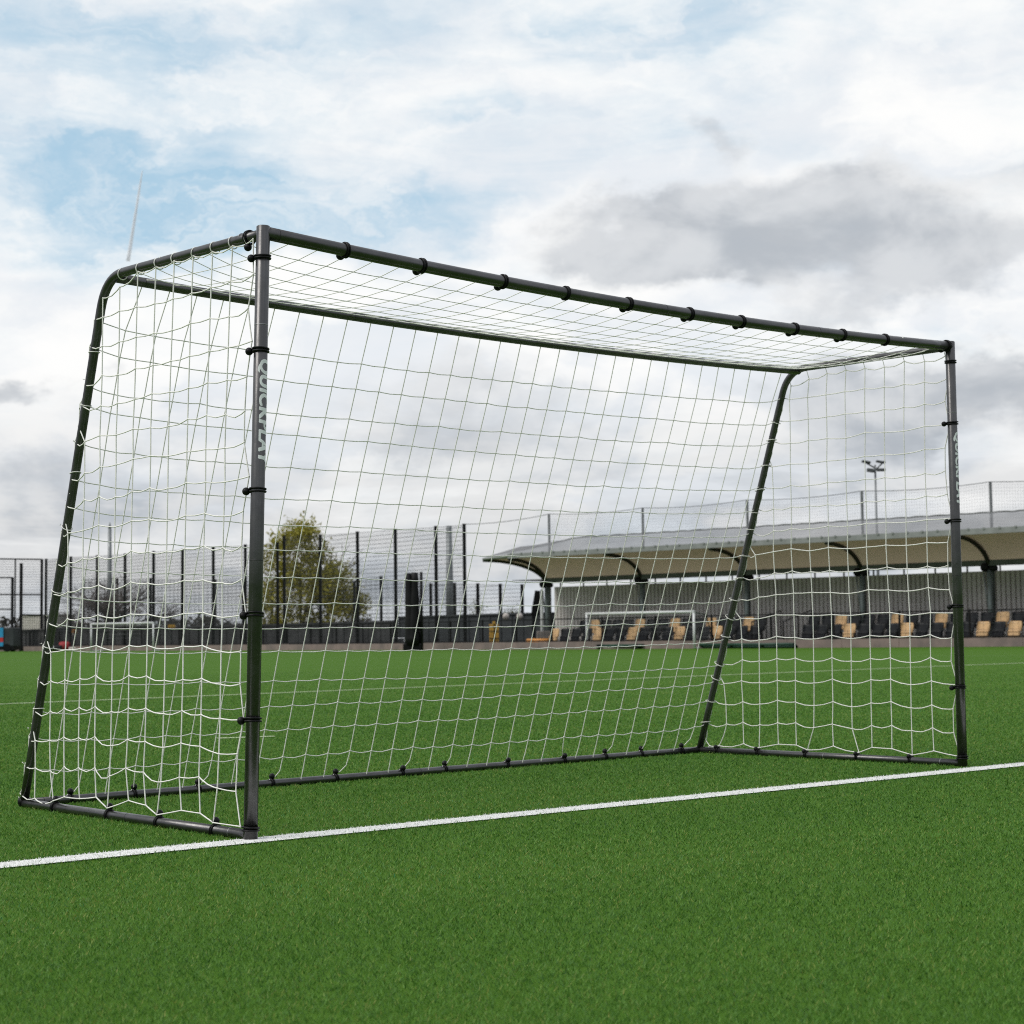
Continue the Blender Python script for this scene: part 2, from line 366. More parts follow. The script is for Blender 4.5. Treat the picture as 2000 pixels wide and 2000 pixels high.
for pts, fr, co, ft in ((LEGL, FLt, BLt, BLb), (LEGR, FRt, BRt, BRb)):
    b = MB(); b.tube(pts, RL, 24); p = b.build('side_frame', M['steel'], goal, True)
    seam(fr.lerp(co, .12), co-fr, RL, p); seam(co.lerp(ft, .17), ft-co, RL, p, 'seamdark'); seam(co.lerp(ft, .93), ft-co, RL, p, 'seamdark')
    rv = MB(); rv.ball(fr.lerp(co, .62)+V((-.55,-.5,.55)).normalized()*RL*(1 if fr is FLt else 1), .0042, 8, 6); rv.build('plug', M['rivet'], p)
z13 = V((0,0,RB))
bars = {}
for nm, A, B in (('l', FLb, BLb), ('r', FRb, BRb)):
    A2, B2 = V((A.x, A.y, RB)), V((B.x, B.y, RB)); bars[nm] = (A2, B2)
    b = MB(); b.tube([A2, A2.lerp(B2,.5), B2], RB, 22); p = b.build('side_base_bar', M['steel'], goal, True)
    seam(A2.lerp(B2, .07), B2-A2, RB, p); seam(A2.lerp(B2, .49), B2-A2, RB, p, 'seam' if nm == 'r' else 'seamdark')
A2, B2 = V((BLb.x, BLb.y, RB)), V((BRb.x, BRb.y, RB)); bars['b'] = (A2, B2)
b = MB(); b.tube([A2.lerp(B2, t/10) for t in range(11)], RB, 22); p = b.build('rear_base_bar', M['steel'], goal, True)
for t in (.02, .26, .505, .76): seam(A2.lerp(B2, t), B2-A2, RB, p, 'seamdark')
for c0 in (A2, B2):
    b = MB(); b.ball(c0+V((0,.004,.004)), .021 if c0 is A2 else .017, 16, 10); b.build('corner_joint', M['rubber' if c0 is A2 else 'steel'], goal, True)

# ------------------------------------------------------------------ ball bungees
GRP = 'ball bungees tying the net to the goal frame'
def bungee(c, axis, r, boff, label, hasball=True, br=.0145):
    t = thing('ball_bungee', c, label, 'bungee', GRP); axis = V(axis).normalized()
    b = MB(); tl = V((random.uniform(-.12,.12), random.uniform(-.12,.12), random.uniform(-.12,.12)))
    for s in (-1, 1): b.ring(c+axis*(s*.0042), axis+tl*(.5+.3*s), r+.0028, .0031, 26, 7)
    if hasball:
        d = V(boff).normalized()
        for s in (-1, 1): b.tube([c+d*(r+.001)+axis*s*.004, c+V(boff)*.85+axis*s*.002], .003, 6)
    b.build('elastic_loop', M['rubber'], t, True)
    if hasball:
        b = MB(); b.ball(c+V(boff), br, 16, 10); b.build('ball', M['rubber'], t, True)
    return t
left = -rth
for k, t in enumerate((.086,.172,.271,.353,.44,.531,.613,.702,.788,.868,.992)):
    bungee(crossp(t), FRt-FLt, RC, V((.004,.030,-.012)), f'black elastic bungee round the crossbar, {ORD[k]} from the near upright', k not in (3, 9))
for k, t in enumerate((.958,.8,.566,.362,.192,.018)):
    bungee(FLb.lerp(FLt, t), FLt-FLb, RP, left*.0315+V((0,.006,-.003)), f'black elastic bungee round the near upright, {ORD[k]} from the top', t > .05, .0122)
for k, t in enumerate((.962,.814,.58,.377,.186,.021)):
    bungee(FRb.lerp(FRt, t), FRt-FRb, RP, left*.0315+V((0,.006,-.003)), f'black elastic bungee round the far upright, {ORD[k]} from the top', k not in (0, 5), .0115)
bungee(FLt.lerp(BLt, .078)-V((0,0,.004)), BLt-FLt, RL+.002, V((-.006,0,-.031)), 'black ball bungee hanging under the side roof bar beside the near upright', True, .0125)
TL, TB, TR = (.13,.356,.575,.836), (.05,.123,.2,.295,.382,.478,.544,.644,.741,.816,.884,.963), (.174,.365,.56,.752,.92)
for k, t in enumerate(TL):
    A, B = bars['l']; bungee(A.lerp(B, t), B-A, RB, V((.002,.002,.0275)), f'black ball bungee on the near side base bar, {ORD[k]} from the upright', True, .0122)
for k, t in enumerate(TB):
    A, B = bars['b']; low = k in (5, 7, 8)
    bungee(A.lerp(B, t), B-A, RB, V((0,-.012,.022) if low else (.002,.0,.0275)), f'black ball bungee on the rear base bar, {ORD[k]} from the near corner', True, .0122)
for k, t in enumerate(TR):
    A, B = bars['r']; bungee(A.lerp(B, t), B-A, RB, V((-.012,.004,.018)), f'black ball bungee on the far side base bar, {ORD[k]} from the far upright', True, .0108)

# ------------------------------------------------------------------ net: strings relaxed under gravity
NP, PIN, EA, EB, EL, PATHS = [], [], [], [], [], {}
def nd(p, pin=False): NP.append(tuple(p)); PIN.append(pin); return len(NP)-1
def link(a, b, fac, panel, sub=3, L=None):
    pa, pb = V(NP[a]), V(NP[b]); L = (L or (pb-pa).length)*fac; prev = a; path = [a]
    for k in range(1, sub):
        q = nd(pa.lerp(pb, k/sub)+V(rng.normal(0, .002, 3))); EA.append(prev); EB.append(q); EL.append(L/sub); prev = q; path.append(q)
    EA.append(prev); EB.append(b); EL.append(L/sub); path.append(b)
    PATHS.setdefault(panel, []).append(path)
KNOT = {}
CELL = .109; NR = 17
zrow = [.040+j*(1.800-.040)/NR for j in range(NR+1)]
def legy(pts, z):
    for a, b in zip(pts[5:-1], pts[6:]):
        if a.z >= z >= b.z: q = a.lerp(b, (a.z-z)/max(1e-6, a.z-b.z)); return q
    return pts[-1] if z < .1 else pts[5]
def side(pts, fb, ft, cor, foot, sgn, panel, ties, bar, bungs, topdrop, vf):
    nc = 13; nodes = {}
    ys = [.035+i*(1.43/nc) for i in range(nc+1)]
    ends = {}
    for j in range(NR):
        q = legy(pts, zrow[j]); ends[j] = nd(q+V((-.0125, .0135, rng.normal(0, .012)) if sgn < 0 else (.016, .003, rng.normal(0, .012))), True)
    def X(y, z):
        f = fb.lerp(ft, z/1.83); q = legy(pts, z); return f.x+(q.x-f.x)*min(1, max(0, y)/max(.3, q.y))+sgn*.019
    for i, y in enumerate(ys):
        for j in range(NR):
            yl = NP[ends[j]][1]
            if y < yl-.045:
                f = fb.lerp(ft, zrow[j]/1.83); yy = y+f.y*(1-y/1.5)+.012
                nodes[i, j] = nd((X(y, zrow[j]), yy, zrow[j]+rng.normal(0, .003)))
    A, B = bar
    # ties along the bottom
    for k, t in enumerate(ties):
        q = A.lerp(B, t); i = min(range(nc+1), key=lambda i: abs(NP[nodes[i, 0]][1]-q.y) if (i, 0) in nodes else 9)
        NP[nodes[i, 0]] = (q.x+sgn*.008, q.y, RB*2+.008); PIN[nodes[i, 0]] = True
    NP[nodes[0, 0]] = (fb.x+sgn*.02, fb.y+.022, .040); PIN[nodes[0, 0]] = True
    for t in bungs:                        # ties on the upright
        j = min(range(NR), key=lambda j: abs(zrow[j]-t*1.83)); f = fb.lerp(ft, zrow[j]/1.83)
        NP[nodes[0, j]] = (f.x+sgn*.016, f.y+.024, zrow[j]); PIN[nodes[0, j]] = True
    tops = []
    for i, y in enumerate(ys):
        js = [j for j in range(NR) if (i, j) in nodes]
        if not js: continue
        J = max(js)
        for j in js[:-1]: link(nodes[i, j], nodes[i, j+1], (vf if i else 1.002)*(1+rng.normal(0, .007)), panel)
        if J == NR-1:
            q = ft.lerp(cor, min(1, y/.92)); q = V((q.x+sgn*.012, max(q.y, ft.y+.03), q.z-.004-RL-topdrop+(rng.normal(0, .003))))
            if y > .80: lq = legy(pts, 1.80-.2*(y-.8)); q = V((lq.x+sgn*.014, min(q.y, lq.y+.0), lq.z-.004-RL))
        else:
            zz = zrow[J]+(zrow[J+1]-zrow[J])*.5; q = legy(pts, zz)+V((sgn*.010, .012, 0))
        T = nd(q, True); link(nodes[i, J], T, 1.0, panel); tops.append((i, T, J))
        KNOT.setdefault(panel, []).append(T)
    for j in range(NR):
        ii = [i for i in range(nc+1) if (i, j) in nodes]
        low = max(0, 1-j/6)
        for i in ii[:-1]:
            fac = (1.008 if j == 0 else 1.003+.030*low)+rng.normal(0, .013)
            link(nodes[i, j], nodes[i+1, j], fac, panel)
        link(nodes[ii[-1], j], ends[j], 1.03+abs(rng.normal(0, .03)), panel)
    for (i, a, J), (i2, b, J2) in zip(tops[:-1], tops[1:]):
        if J == NR-1 and J2 == NR-1: link(a, b, 1.03, panel+'_cord')
    for j in range(NR-1): link(ends[j], ends[j+1], 1.05+abs(rng.normal(0, .02)), panel+'_cord')
    KNOT.setdefault(panel, []).extend(nodes.values())
    return ends, tops
endL, topL = side(LEGL, FLb, FLt, BLt, BLb, -1, 'side_left', TL, bars['l'], (.958,.8,.566,.362,.192), .000, .970)
endR, topR = side(LEGR, FRb, FRt, BRt, BRb, 1, 'side_right', TR, bars['r'], (.962,.814,.58,.377,.186), .022, .973)
# back
NCB = 33; bk = {}
for k in range(1, NCB):
    t = k/NCB
    for j in range(NR):
        a, b = V(NP[endL[j]]), V(NP[endR[j]]); q = a.lerp(b, t); s_ = .030*4*t*(1-t)*(zrow[j]/1.83)
        bk[k, j] = nd(q+V((0, .012, -s_+rng.normal(0, .002))))
A, B = bars['b']
for t in TB:
    k = min(range(1, NCB), key=lambda k: abs(k/NCB-t)); q = A.lerp(B, t); NP[bk[k, 0]] = (q.x, q.y+.002, RB*2+.006); PIN[bk[k, 0]] = True
for j in range(NR): bk[0, j] = endL[j]; bk[NCB, j] = endR[j]
topB = {}
for k in range(NCB+1):
    q = rearp(k/NCB); topB[k] = nd(q+V((0, RR*.8, RR*.7)), True); T2 = nd(q+V((0, RR*.85, -RR*.6)), True)
    if 0 < k < NCB:
        for j in range(NR-1): link(bk[k, j], bk[k, j+1], (.985 if j > 3 else 1.0)+rng.normal(0, .004)+(.04 if j == 0 else 0), 'back')
        link(bk[k, NR-1], T2, 1.0, 'back'); 
for j in range(NR):
    low = max(0, 1-j/5)
    for k in range(NCB): link(bk[k, j], bk[k+1, j], 1.002+.022*low+rng.normal(0, .004)+(.03 if j == 0 else 0), 'back')
KNOT['back'] = [bk[k, j] for k in range(1, NCB) for j in range(NR)]
# roof
NRR = 8; rf = {}
for k in range(NCB+1):
    t = k/NCB; f = crossp(t)+V((0, RC*.75, -RC*.55)); r_ = V(NP[topB[k]])
    for m_ in range(NRR+1):
        s_ = m_/NRR; q = f.lerp(r_, s_)
        edge = k in (0, NCB) or m_ in (0, NRR)
        if m_ == NRR: rf[k, m_] = topB[k]; continue
        if k in (0, NCB): q.z += .006
        rf[k, m_] = nd(q+V((0, 0, 0 if edge else -.01)), edge)
for k in range(NCB+1):
    for m_ in range(NRR+1):
        if k < NCB and m_ < NRR: link(rf[k, m_], rf[k+1, m_], 1.0+rng.normal(0, .002), 'roof', 2)
        if m_ < NRR and 0 < k < NCB: link(rf[k, m_], rf[k, m_+1], 1.0+rng.normal(0, .002), 'roof', 2)
KNOT['roof'] = [rf[k, m_] for k in range(1, NCB) for m_ in range(1, NRR)]
X = np.array(NP); pin = np.array(PIN); EA, EB, EL = np.array(EA), np.array(EB), np.array(EL); N = len(X)
wt = np.where(pin, 0., 1.); val = np.maximum(1, np.bincount(EA, minlength=N)+np.bincount(EB, minlength=N))
wa_, wb_ = wt[EA], wt[EB]; den = np.maximum(wa_+wb_, 1e-9)
Xp = X.copy(); grav = np.array([0, 0, -.000035])
wind = rng.normal(0, 1, (N, 3))*0
for it in range(300):
    vel = (X-Xp)*.90; Xp = X.copy(); X = X+(vel+grav)*wt[:, None]
    for k in range(14):
        D = X[EB]-X[EA]; L = np.linalg.norm(D, axis=1)+1e-9
        st = np.maximum(0, L-EL)/L            # strings only pull
        c = D*st[:, None]
        for ax in range(3):
            dl = np.bincount(EA, c[:, ax]*wa_/den, N)-np.bincount(EB, c[:, ax]*wb_/den, N)
            X[:, ax] += dl/val*1.7
    X[:, 2] = np.where(pin, X[:, 2], np.maximum(X[:, 2], .006))
def smooth_path(p):
    q = X[p]
    if len(p) < 3: return q
    out = [q[0]]
    for i in range(len(q)-1):
        out.append(.5*(q[i]+q[i+1])); 
        if i < len(q)-2: out.append(.5*q[i+1]+.25*(q[i]+q[i+2])*1.0)
    out.append(q[-1]); return np.array(out)
def string_mesh(panels, rad, n=5):
    vs, fs, off = [], [], 0
    ca = np.cos(np.arange(n)*2*np.pi/n); sa = np.sin(np.arange(n)*2*np.pi/n)
    for pn in panels:
        for p in PATHS.get(pn, []):
            q = smooth_path(p); m = len(q); T = np.gradient(q, axis=0); T /= np.linalg.norm(T, axis=1)[:, None]+1e-9
            ref = np.array([.31, .87, .38]); U = np.cross(T, ref); U /= np.linalg.norm(U, axis=1)[:, None]+1e-9; Wv = np.cross(T, U)
            vs.append((q[:, None]+rad*(ca[None, :, None]*U[:, None]+sa[None, :, None]*Wv[:, None])).reshape(-1, 3))
            i = np.arange(m-1)[:, None]*n; k = np.arange(n)[None]; k2 = (k+1) % n
            fs.append(np.stack([i+k, i+k2, i+n+k2, i+n+k], -1).reshape(-1, 4)+off); off += m*n
    return np.concatenate(vs), np.concatenate(fs)
net = thing('goal_net', (1.82, .7, .03), 'white square mesh football net hung inside the dark grey goal frame', 'net')
def net_part(name, panels, rad, kr, extra=None):
    v, f = string_mesh(panels, rad); b = MB(); b.v = [tuple(q) for q in v]; b.f = [tuple(int(i) for i in q) for q in f]; b.m = [0]*len(b.f)
    for pn in panels:
        for i in KNOT.get(pn, []): b.ball(V(X[i]), kr, 6, 4)
    if extra: extra(b)
    return b.build(name, M['cord'], net, True)
def loopsL(b):
    for k, t in enumerate((.078,.174,.282,.4,.522,.635,.76,.882)):
        c = FLt.lerp(BLt, t)-V((0,0,.004)); ax = (BLt-FLt).normalized()+V((random.uniform(-.2,.2),0,random.uniform(-.2,.2)))
        b.ring(c-V((0,0,.002)), ax, RL+.0035, .0018, 22, 6)
    for j in range(2, NR-1):                 # lacing round the rear leg
        q = legy(LEGL, zrow[j]+random.uniform(-.02, .02)); ax = (BLb-BLt).normalized()+V((0,random.uniform(-.5,.5),random.uniform(-.2,.2)))
        if j % 2: b.ring(q, ax, RL+.003, .0017, 20, 6)
def loopsR(b):
    for i, T, J in topR:
        if J == NR-1:
            p = V(X[T]); b.tube([p, V((p.x-.010, p.y, p.z+.024)), V((p.x-.016, p.y+.004, p.z+.05))], .0015, 5)
    for j in range(1, NR-1):
        q = legy(LEGR, zrow[j]+random.uniform(-.02, .02)); ax = (BRb-BRt).normalized()+V((0,random.uniform(-.5,.5),random.uniform(-.2,.2)))
        b.ring(q+V((.004,.004,0)), ax, RL+.008, .0017, 20, 6)
def fray(b, pts):
    for p in pts:
        for k in range(3):
            d = V((random.uniform(-1,1), random.uniform(-1,1), random.uniform(-.2,1)))*.007; b.tube([p, p+d], [.0011,.0006], 4)
def exL(b): loopsL(b); fray(b, [V(X[endL[j]])+V((-.003,0,random.uniform(-.03,.03))) for j in range(0, NR-2)])
def exR(b): loopsR(b); fray(b, [V(X[endR[j]])+V((.003,0,random.uniform(-.03,.03))) for j in range(0, NR-2)])
net_part('side_netting', ['side_left', 'side_left_cord'], .00225, .0035, exL)
net_part('side_netting', ['side_right', 'side_right_cord'], .0023, .0037, exR)
net_part('back_netting', ['back'], .00205, .0033)
net_part('roof_netting', ['roof'], .0015, .0023)

# ------------------------------------------------------------------ boundary wall and rail
def wall_run(name, a, b, label, h=.31):
    t = thing(name, a.lerp(b, .5), label, 'wall'); d = (b-a); L = d.length; d.normalize(); n = V((-d.y, d.x, 0))
    m = MB(); k = 0; s = 0
    while s < L:
        w = min(2.4, L-s); m.frame_box(a+d*(s+.006)+V((0,0,-.02)), d*(w-.012), n*.16, V((0,0,h+.02+random.uniform(-.012,.012)))); s += 2.4
    m.build('board', M['wall'], t)
    m = MB(); m.frame_box(a+n*.03+V((0,0,-.02)), d*L, n*.08, V((0,0,h-.03))); m.build('core', M['conc'], t)
    return d, n
dl, nl_ = wall_run('boundary_wall', wa, wb, 'low pinkish brown kerb wall along the left part of the far pitch edge')
dr, nr_ = wall_run('boundary_wall', wb, wc, 'low pinkish brown kerb wall in front of the covered stand')
def rail_run(a, b, n, label, step=2.5, off=.25):
    a = a+n*off; b = b+n*off; d = b-a; L = d.length; d.normalize()
    t = thing('spectator_rail', a.lerp(b, .5), label, 'railing'); k = int(L/step)
    for i in range(k+1):
        m = MB(); p = a+d*(L*i/k); m.cbox(p+V((0,0,.66)), d*.06, n*.06, V((0,0,1.32))); m.build('post', M['black'], t)
    m = MB()
    for z in (1.27, .36): m.cbox((a+b)/2+V((0,0,z)), d*L, n*.045, V((0,0,.045)))
    m.build('rail', M['black'], t)
    m = MB()
    s = 0
    while s < L: m.cbox(a+d*s+V((0,0,.81)), d*.006, n*.006, V((0,0,.9))); s += .22
    for z in np.arange(.60, 1.25, .22): m.cbox((a+b)/2+V((0,0,float(z))), d*L, n*.006, V((0,0,.008)))
    m.build('mesh_infill', M['wire'], t)
rail_run(wa, wb, nl_, 'black metal spectator rail behind the left part of the kerb wall')
rail_run(wb, wc, nr_, 'black metal spectator rail in front of the stand seats', 2.55)

# ------------------------------------------------------------------ covered stand
O = gnd(1069, 80); Q = gnd(1936, Zr(1936, 80)); D = (Q-O); BAY = D.length/4; D.normalize(); Nn = V((D.y, -D.x, 0))
if Nn.dot(CAM-O) < 0: Nn = -Nn
def S(s, n, h): return O+D*s+Nn*n+V((0,0,h))
stand = thing('covered_stand', S(12, 0, 0), 'grey covered spectator stand with cream underside canopy and dark arched ribs', 'stand')
LR, HF, HH, HR = 2.4, 3.93, 2.80, 4.77; NB = 6; S1 = NB*BAY-.3
def ribp(s, f): a = math.radians(90*f); return (LR*(1-math.cos(a)), HH+(HF-HH)*math.sin(a))
FI = [.13+.87*k/14 for k in range(15)]
b = MB(); vs = []; fs = []; NS = 60
for i in range(NS+1):
    s = S1*i/NS; bay = (s/BAY) % 1; sc = .07*math.sin(math.pi*bay)
    for f in FI: n, h = ribp(s, f); vs.append(S(s, n, h+sc*math.sin(math.pi*f)))
k = len(FI); fs = [(i*k+j, i*k+j+1, (i+1)*k+j+1, (i+1)*k+j) for i in range(NS) for j in range(k-1)]
b.add(vs, fs)
# the pointed end of the canopy
TIP = (-1.5, LR+.05, HF+.0); e = []
for f in [j/12 for j in range(13)]:
    a = math.radians(90*f); e.append(S(TIP[0]*(1-math.cos(a)), TIP[1]*(1-math.cos(a)), HH+(TIP[2]-HH)*math.sin(a)))
r0 = [S(0, *ribp(0, f)) for f in [j/12 for j in range(13)]]
b.add(r0+e, [(j, j+1, 13+j+1, 13+j) for j in range(12)])
b.build('canopy_lining', M['cream'], stand, True)
for i in range(NB+1):
    s = min(i*BAY, S1); m = MB(); m.tube([S(s, ribp(s, j/14)[0], ribp(s, j/14)[1]-.05) for j in range(15)], .085, 8); m.build('rib', M['rib'], stand, True)
m = MB(); m.tube([q-V((0,0,.05)) for q in e], .08, 8); m.build('end_rib', M['rib'], stand, True)
# top sheet
b = MB(); vs = []
prof = [(LR+.02, HF+.16), (1.7, HF+.50), (.9, HF+.74), (0, HR), (-.25, HR+.02)]
for i in range(NS+1):
    s = S1*i/NS; w = .03*abs(math.sin(s*math.pi/.85))
    for j, (n, h) in enumerate(prof): vs.append(S(s, n, h+(w if j > 2 else 0)-.25*max(0, 1-s/2.2)**2*(j > 1)))
k = len(prof); b.add(vs, [(i*k+j, (i+1)*k+j, (i+1)*k+j+1, i*k+j+1) for i in range(NS) for j in range(k-1)])
tp = S(TIP[0], TIP[1], TIP[2]+.06); n0 = len(b.v)
b.add([tp]+[vs[j] for j in range(k)], [(0, j+1, j+2) for j in range(k-1)])
b.build('roof_sheet', M['sheet'], stand, True)
m = MB(); m.tube([S(S1*i/120, -.25, HR+.03+.03*abs(math.sin(S1*i/120*math.pi/.85))-.25*max(0, 1-S1*i/120/2.2)**2) for i in range(121)], .03, 6); m.build('ridge_cable', M['beam'], stand, True)
m = MB(); m.cbox(S((S1+TIP[0]*0)/2, LR+.04, HF+.07), D*S1, Nn*.14, V((0,0,.20)))
m.tube([tp-V((0,0,.05)), S(0, LR+.04, HF+.07)], [.05,.10], 8)
for i in range(int(S1/.6)): m.cbox(S(i*.6+.2, LR+.125, HF+.16), D*.08, Nn*.03, V((0,0,.07)))
m.build('gutter', M['fascia'], stand)
m = MB(); m.cbox(S(S1/2, .03, 2.985), D*S1, Nn*.14, V((0,0,.21))); m.build('eaves_beam', M['beam'], stand)
WN = -2.7
def spx(px, k_off):                              # distance along the stand of picture column px, for a row at offset k_off
    o = S(0, k_off, 0); dd = ray(px, hz(px))
    return float(np.linalg.solve(np.array([[D.x, -dd.x], [D.y, -dd.y]]), np.array([CAM.x-o.x, CAM.y-o.y]))[0])
sw0 = spx(1084, WN)
m = MB(); m.frame_box(S(sw0-.2, -3.2, 3.04), D*(S1-sw0), Nn*3.12, V((0,0,.03))); m.build('rear_roof', M['sheet'], stand)
b = MB(); pv = []; s = sw0
while s < S1+1:
    pv += [(s, 0), (s+.145, 0), (s+.15, -.10), (s+.195, -.10)]; s += .20
vs = [S(s, WN+n, 0) for s, n in pv]+[S(s, WN+n, 2.79) for s, n in pv]; k = len(pv)
b.add(vs, [(i, i+1, k+i+1, k+i) for i in range(k-1)]); b.frame_box(S(sw0, WN-.30, 0), D*(S1-sw0), Nn*.1, V((0,0,2.77)))
b.build('rear_wall', M['clad'], stand)
for i in range(NB*4):
    m = MB(); m.cbox(S(sw0+.4+i*BAY/3.9, WN+.02, 2.88), D*.05, Nn*.05, V((0,0,.20))); m.build('mullion', M['beam'], stand)
for i in range(NB+1):
    s = min(i*BAY, S1); m = MB(); m.tube([S(s, 0, 0), S(s, 0, 2.8)], .095, 12); c_ = m.build('column', M['colm'], stand, True)
    m = MB(); m.tube([S(s-.26, 0, HH+.0), S(s+.30, 0, HH-.02)], .10, 8); m.ball(S(s-.12, .1, HH+.03), .17, 10, 7); m.build('column_head', M['black'], c_, True)
    m = MB(); m.tube([S(s-.22, .02, HH-.15), S(s-.07, .02, 1.25)], .03, 6); m.build('downpipe', M['mast'], c_, True)
m = MB(); m.tube([S(-.12, .2, 0), S(-.12, .2, 2.6)], .07, 8); m.build('rainwater_pipe', M['white'], stand, True)
m = MB(); m.frame_box(S(.3, -2.6, -.01), D*(S1-.3), Nn*3.2, V((0,0,.37))); m.build('terrace_step', M['conc'], stand)
# seats
def make_seat(m_, nm):
    t = thing('stadium_seat', (0,0,0), None, None)
    b = MB(); w = .40
    # backrest: rounded shell, facing +y
    pr = []
    for (hh, ww, yy) in ((.50,.34,-.03),(.53,.39,-.035),(.66,.41,-.05),(.80,.40,-.075),(.86,.34,-.085)):
        pr.append((hh, ww, yy))
    vs = []
    for hh, ww, yy in pr:
        for x in (-.5,-.25,0,.25,.5): vs.append((x*ww, yy-.05*(1-(2*x)**2)+.02, hh))
    for hh, ww, yy in pr:
        for x in (-.5,-.25,0,.25,.5): vs.append((x*ww, yy-.05*(1-(2*x)**2)-.015, hh))
    fs = []
    for i in range(4):
        for j in range(4): q = i*5+j; fs.append((q, q+1, q+6, q+5)); q += 25; fs.append((q+5, q+6, q+1, q))
    for i in range(4):
        for j in (0, 4): q = i*5+j; fs.append((q, q+5, q+30, q+25))
    for j in range(4): fs.append((j, j+25, j+26, j+1)); fs.append((20+j, 21+j, 46+j, 45+j))
    b.add(vs, fs); b.build('backrest', m_, t, True)
    b = MB(); b.cbox((0, .055, .42), (.37,0,0), (0,.05,.012), (0,-.02,.24)); o = b.build('seat_pan', m_, t, False, .014)
    b = MB(); b.tube([(-.16,.085,.33),(.16,.085,.33),(.165,.082,.50),(-.165,.082,.50),(-.16,.085,.33)], .012, 6); b.build('pan_rim', m_, t, True)
    b = MB(); b.cbox((0, -.02, .19), (.05,0,0), (0,.05,0), (0,0,.38)); b.cbox((0, -.02, .40), (.38,0,0), (0,.04,0), (0,0,.035)); b.build('bracket', M['black'], t)
    return t
protos = {'black': make_seat(M['seatk'], 'k'), 'tan': make_seat(M['seatt'], 't')}; used = set()
rz = math.atan2(-Nn.x, Nn.y)
SP = .61
rows = [('lower', 1.15, .02, [1086,1176,1238,1321,1403,1659,1779,1911,1993], 1082), ('upper', .25, .36, [1167,1245,1324,1384,1468,1636,1752,1852,1960], 1140)]
for rname, n, z, tans, px0 in rows:
    s0 = spx(px0, n); ag0, ag1 = spx(1492, n), spx(1572, n); i = 0; kt = 0; tpos = [spx(q, n) for q in tans]; tset = set()
    sl = []
    s = s0
    while s < S1-.2:
        if not (ag0 < s < ag1): sl.append(s)
        s += SP
    for q in tpos:
        j = min(range(len(sl)), key=lambda j: abs(sl[j]-q)); tset.add(j)
    for j, s in enumerate(sl):
        c_ = 'tan' if j in tset else 'black'
        o = protos[c_] if c_ not in used else copy_tree(protos[c_]); used.add(c_)
        o.location = S(s, n, z); o.rotation_euler = (0, 0, rz); o.scale = (1.22, 1.1, 1.0)
        if c_ == 'tan':
            lab = f'tan plastic seat in the {rname} row of the stand, {ORD[kt]} tan one from the left'; kt += 1
        else:
            side_ = 'left of the aisle' if s < ag0 else 'right of the aisle'
            lab = f'black plastic seat in the {rname} row of the covered stand, {side_}'
        tag(o, lab, 'seat', f'{c_} seats in the {rname} row' + ('' if c_ == 'tan' else f' {side_}'))
for s in (spx(1500, .3), spx(1562, .3)):
    r = thing('stair_handrail', S(s, .3, 0), f'black handrail on the {"left" if s < spx(1530,.3) else "right"} side of the gap between seat blocks', 'handrail')
    m = MB(); m.tube([S(s, 1.4, 0), S(s, 1.4, 1.0), S(s, -.6, 1.45), S(s, -.6, .36)], .025, 6); m.build('rail', M['black'], r, True)
    m = MB(); m.tube([S(s, .4, .3), S(s, .4, 1.22)], .022, 6); m.build('baluster', M['black'], r, True)
# ball-stop netting behind the stand
bs = thing('ball_stop_netting', S(10, -.6, 0), 'tall ball stop netting on grey poles rising above the stand roof', 'netting')
hp = [(1072,1004),(1255,992),(1459,976.5),(1683,959),(1934,941)]
tops_ = []
for px, py in hp: p = at(px, py, Zr(px, 81.0)); tops_.append(p)
ex = tops_[-1]+(tops_[-1]-tops_[-2]); tops_.append(V((ex.x, ex.y, tops_[-1].z)))
pre = at(906.5, 1024, Zl(906.5)*1.012)
for p in tops_:
    m = MB(); m.tube([V((p.x,p.y,0)), p], .055, 10); m.build('pole', M['lamp'], bs, True)
m = MB()
first = pre
for a, b2 in zip([first]+tops_[:-1], tops_):
    m.tube([a.lerp(b2, t/8)-V((0,0,.10*4*(t/8)*(1-t/8))) for t in range(9)], .014, 5)
m.build('head_rope', M['lamp'], bs, True)
m = MB()
for a, b2 in zip(tops_[:-1], tops_[1:]):
    for t in np.arange(0, 1, .02): q = a.lerp(b2, float(t)); m.tube([q-V((0,0,.05+.10*4*t*(1-t))), V((q.x,q.y,4.5))], .0022, 3, False)
    for k in range(14): z = .12*k+.1; m.tube([a.lerp(b2, t/4)-V((0,0,z+.10*4*(t/4)*(1-t/4))) for t in range(5)], .0022, 3, False)
m.build('net', M['wire'], bs)
# floodlight
fl = thing('floodlight', gnd(1712, 88), 'slim floodlight mast with four lamp heads behind the stand', 'floodlight')
p = at(1709, 908, 88); base = V((p.x, p.y, 0))
fl.location = base
m = MB(); m.tube([base, base.lerp(p,.5), p], [.09,.06,.045], 10); m.build('mast', M['mast'], fl, True)
m = MB()
for a, c2 in (((1688,902),(1712,916)), ((1712,916),(1728,900)), ((1698,918),(1728,918))): m.tube([at(*a, 88), at(*c2, 88)], .035, 6)
m.build('bracket', M['lamp'], fl, True)
for (x0, y0, x1, y1, th) in ((1685,900,1701,903,.10),(1713,900,1730,903,.09),(1695,917,1709,919,.16),(1715,917,1730,917,.13)):
    a, c2 = at(x0, y0, 87.8), at(x1, y1, 87.8); dd = c2-a; m = MB(); m.frame_box(a-V((0,0,th/2)), dd, fwh*.35, V((0,0,th))); m.build('lamp_head', M['lamp'], fl, False, .02)

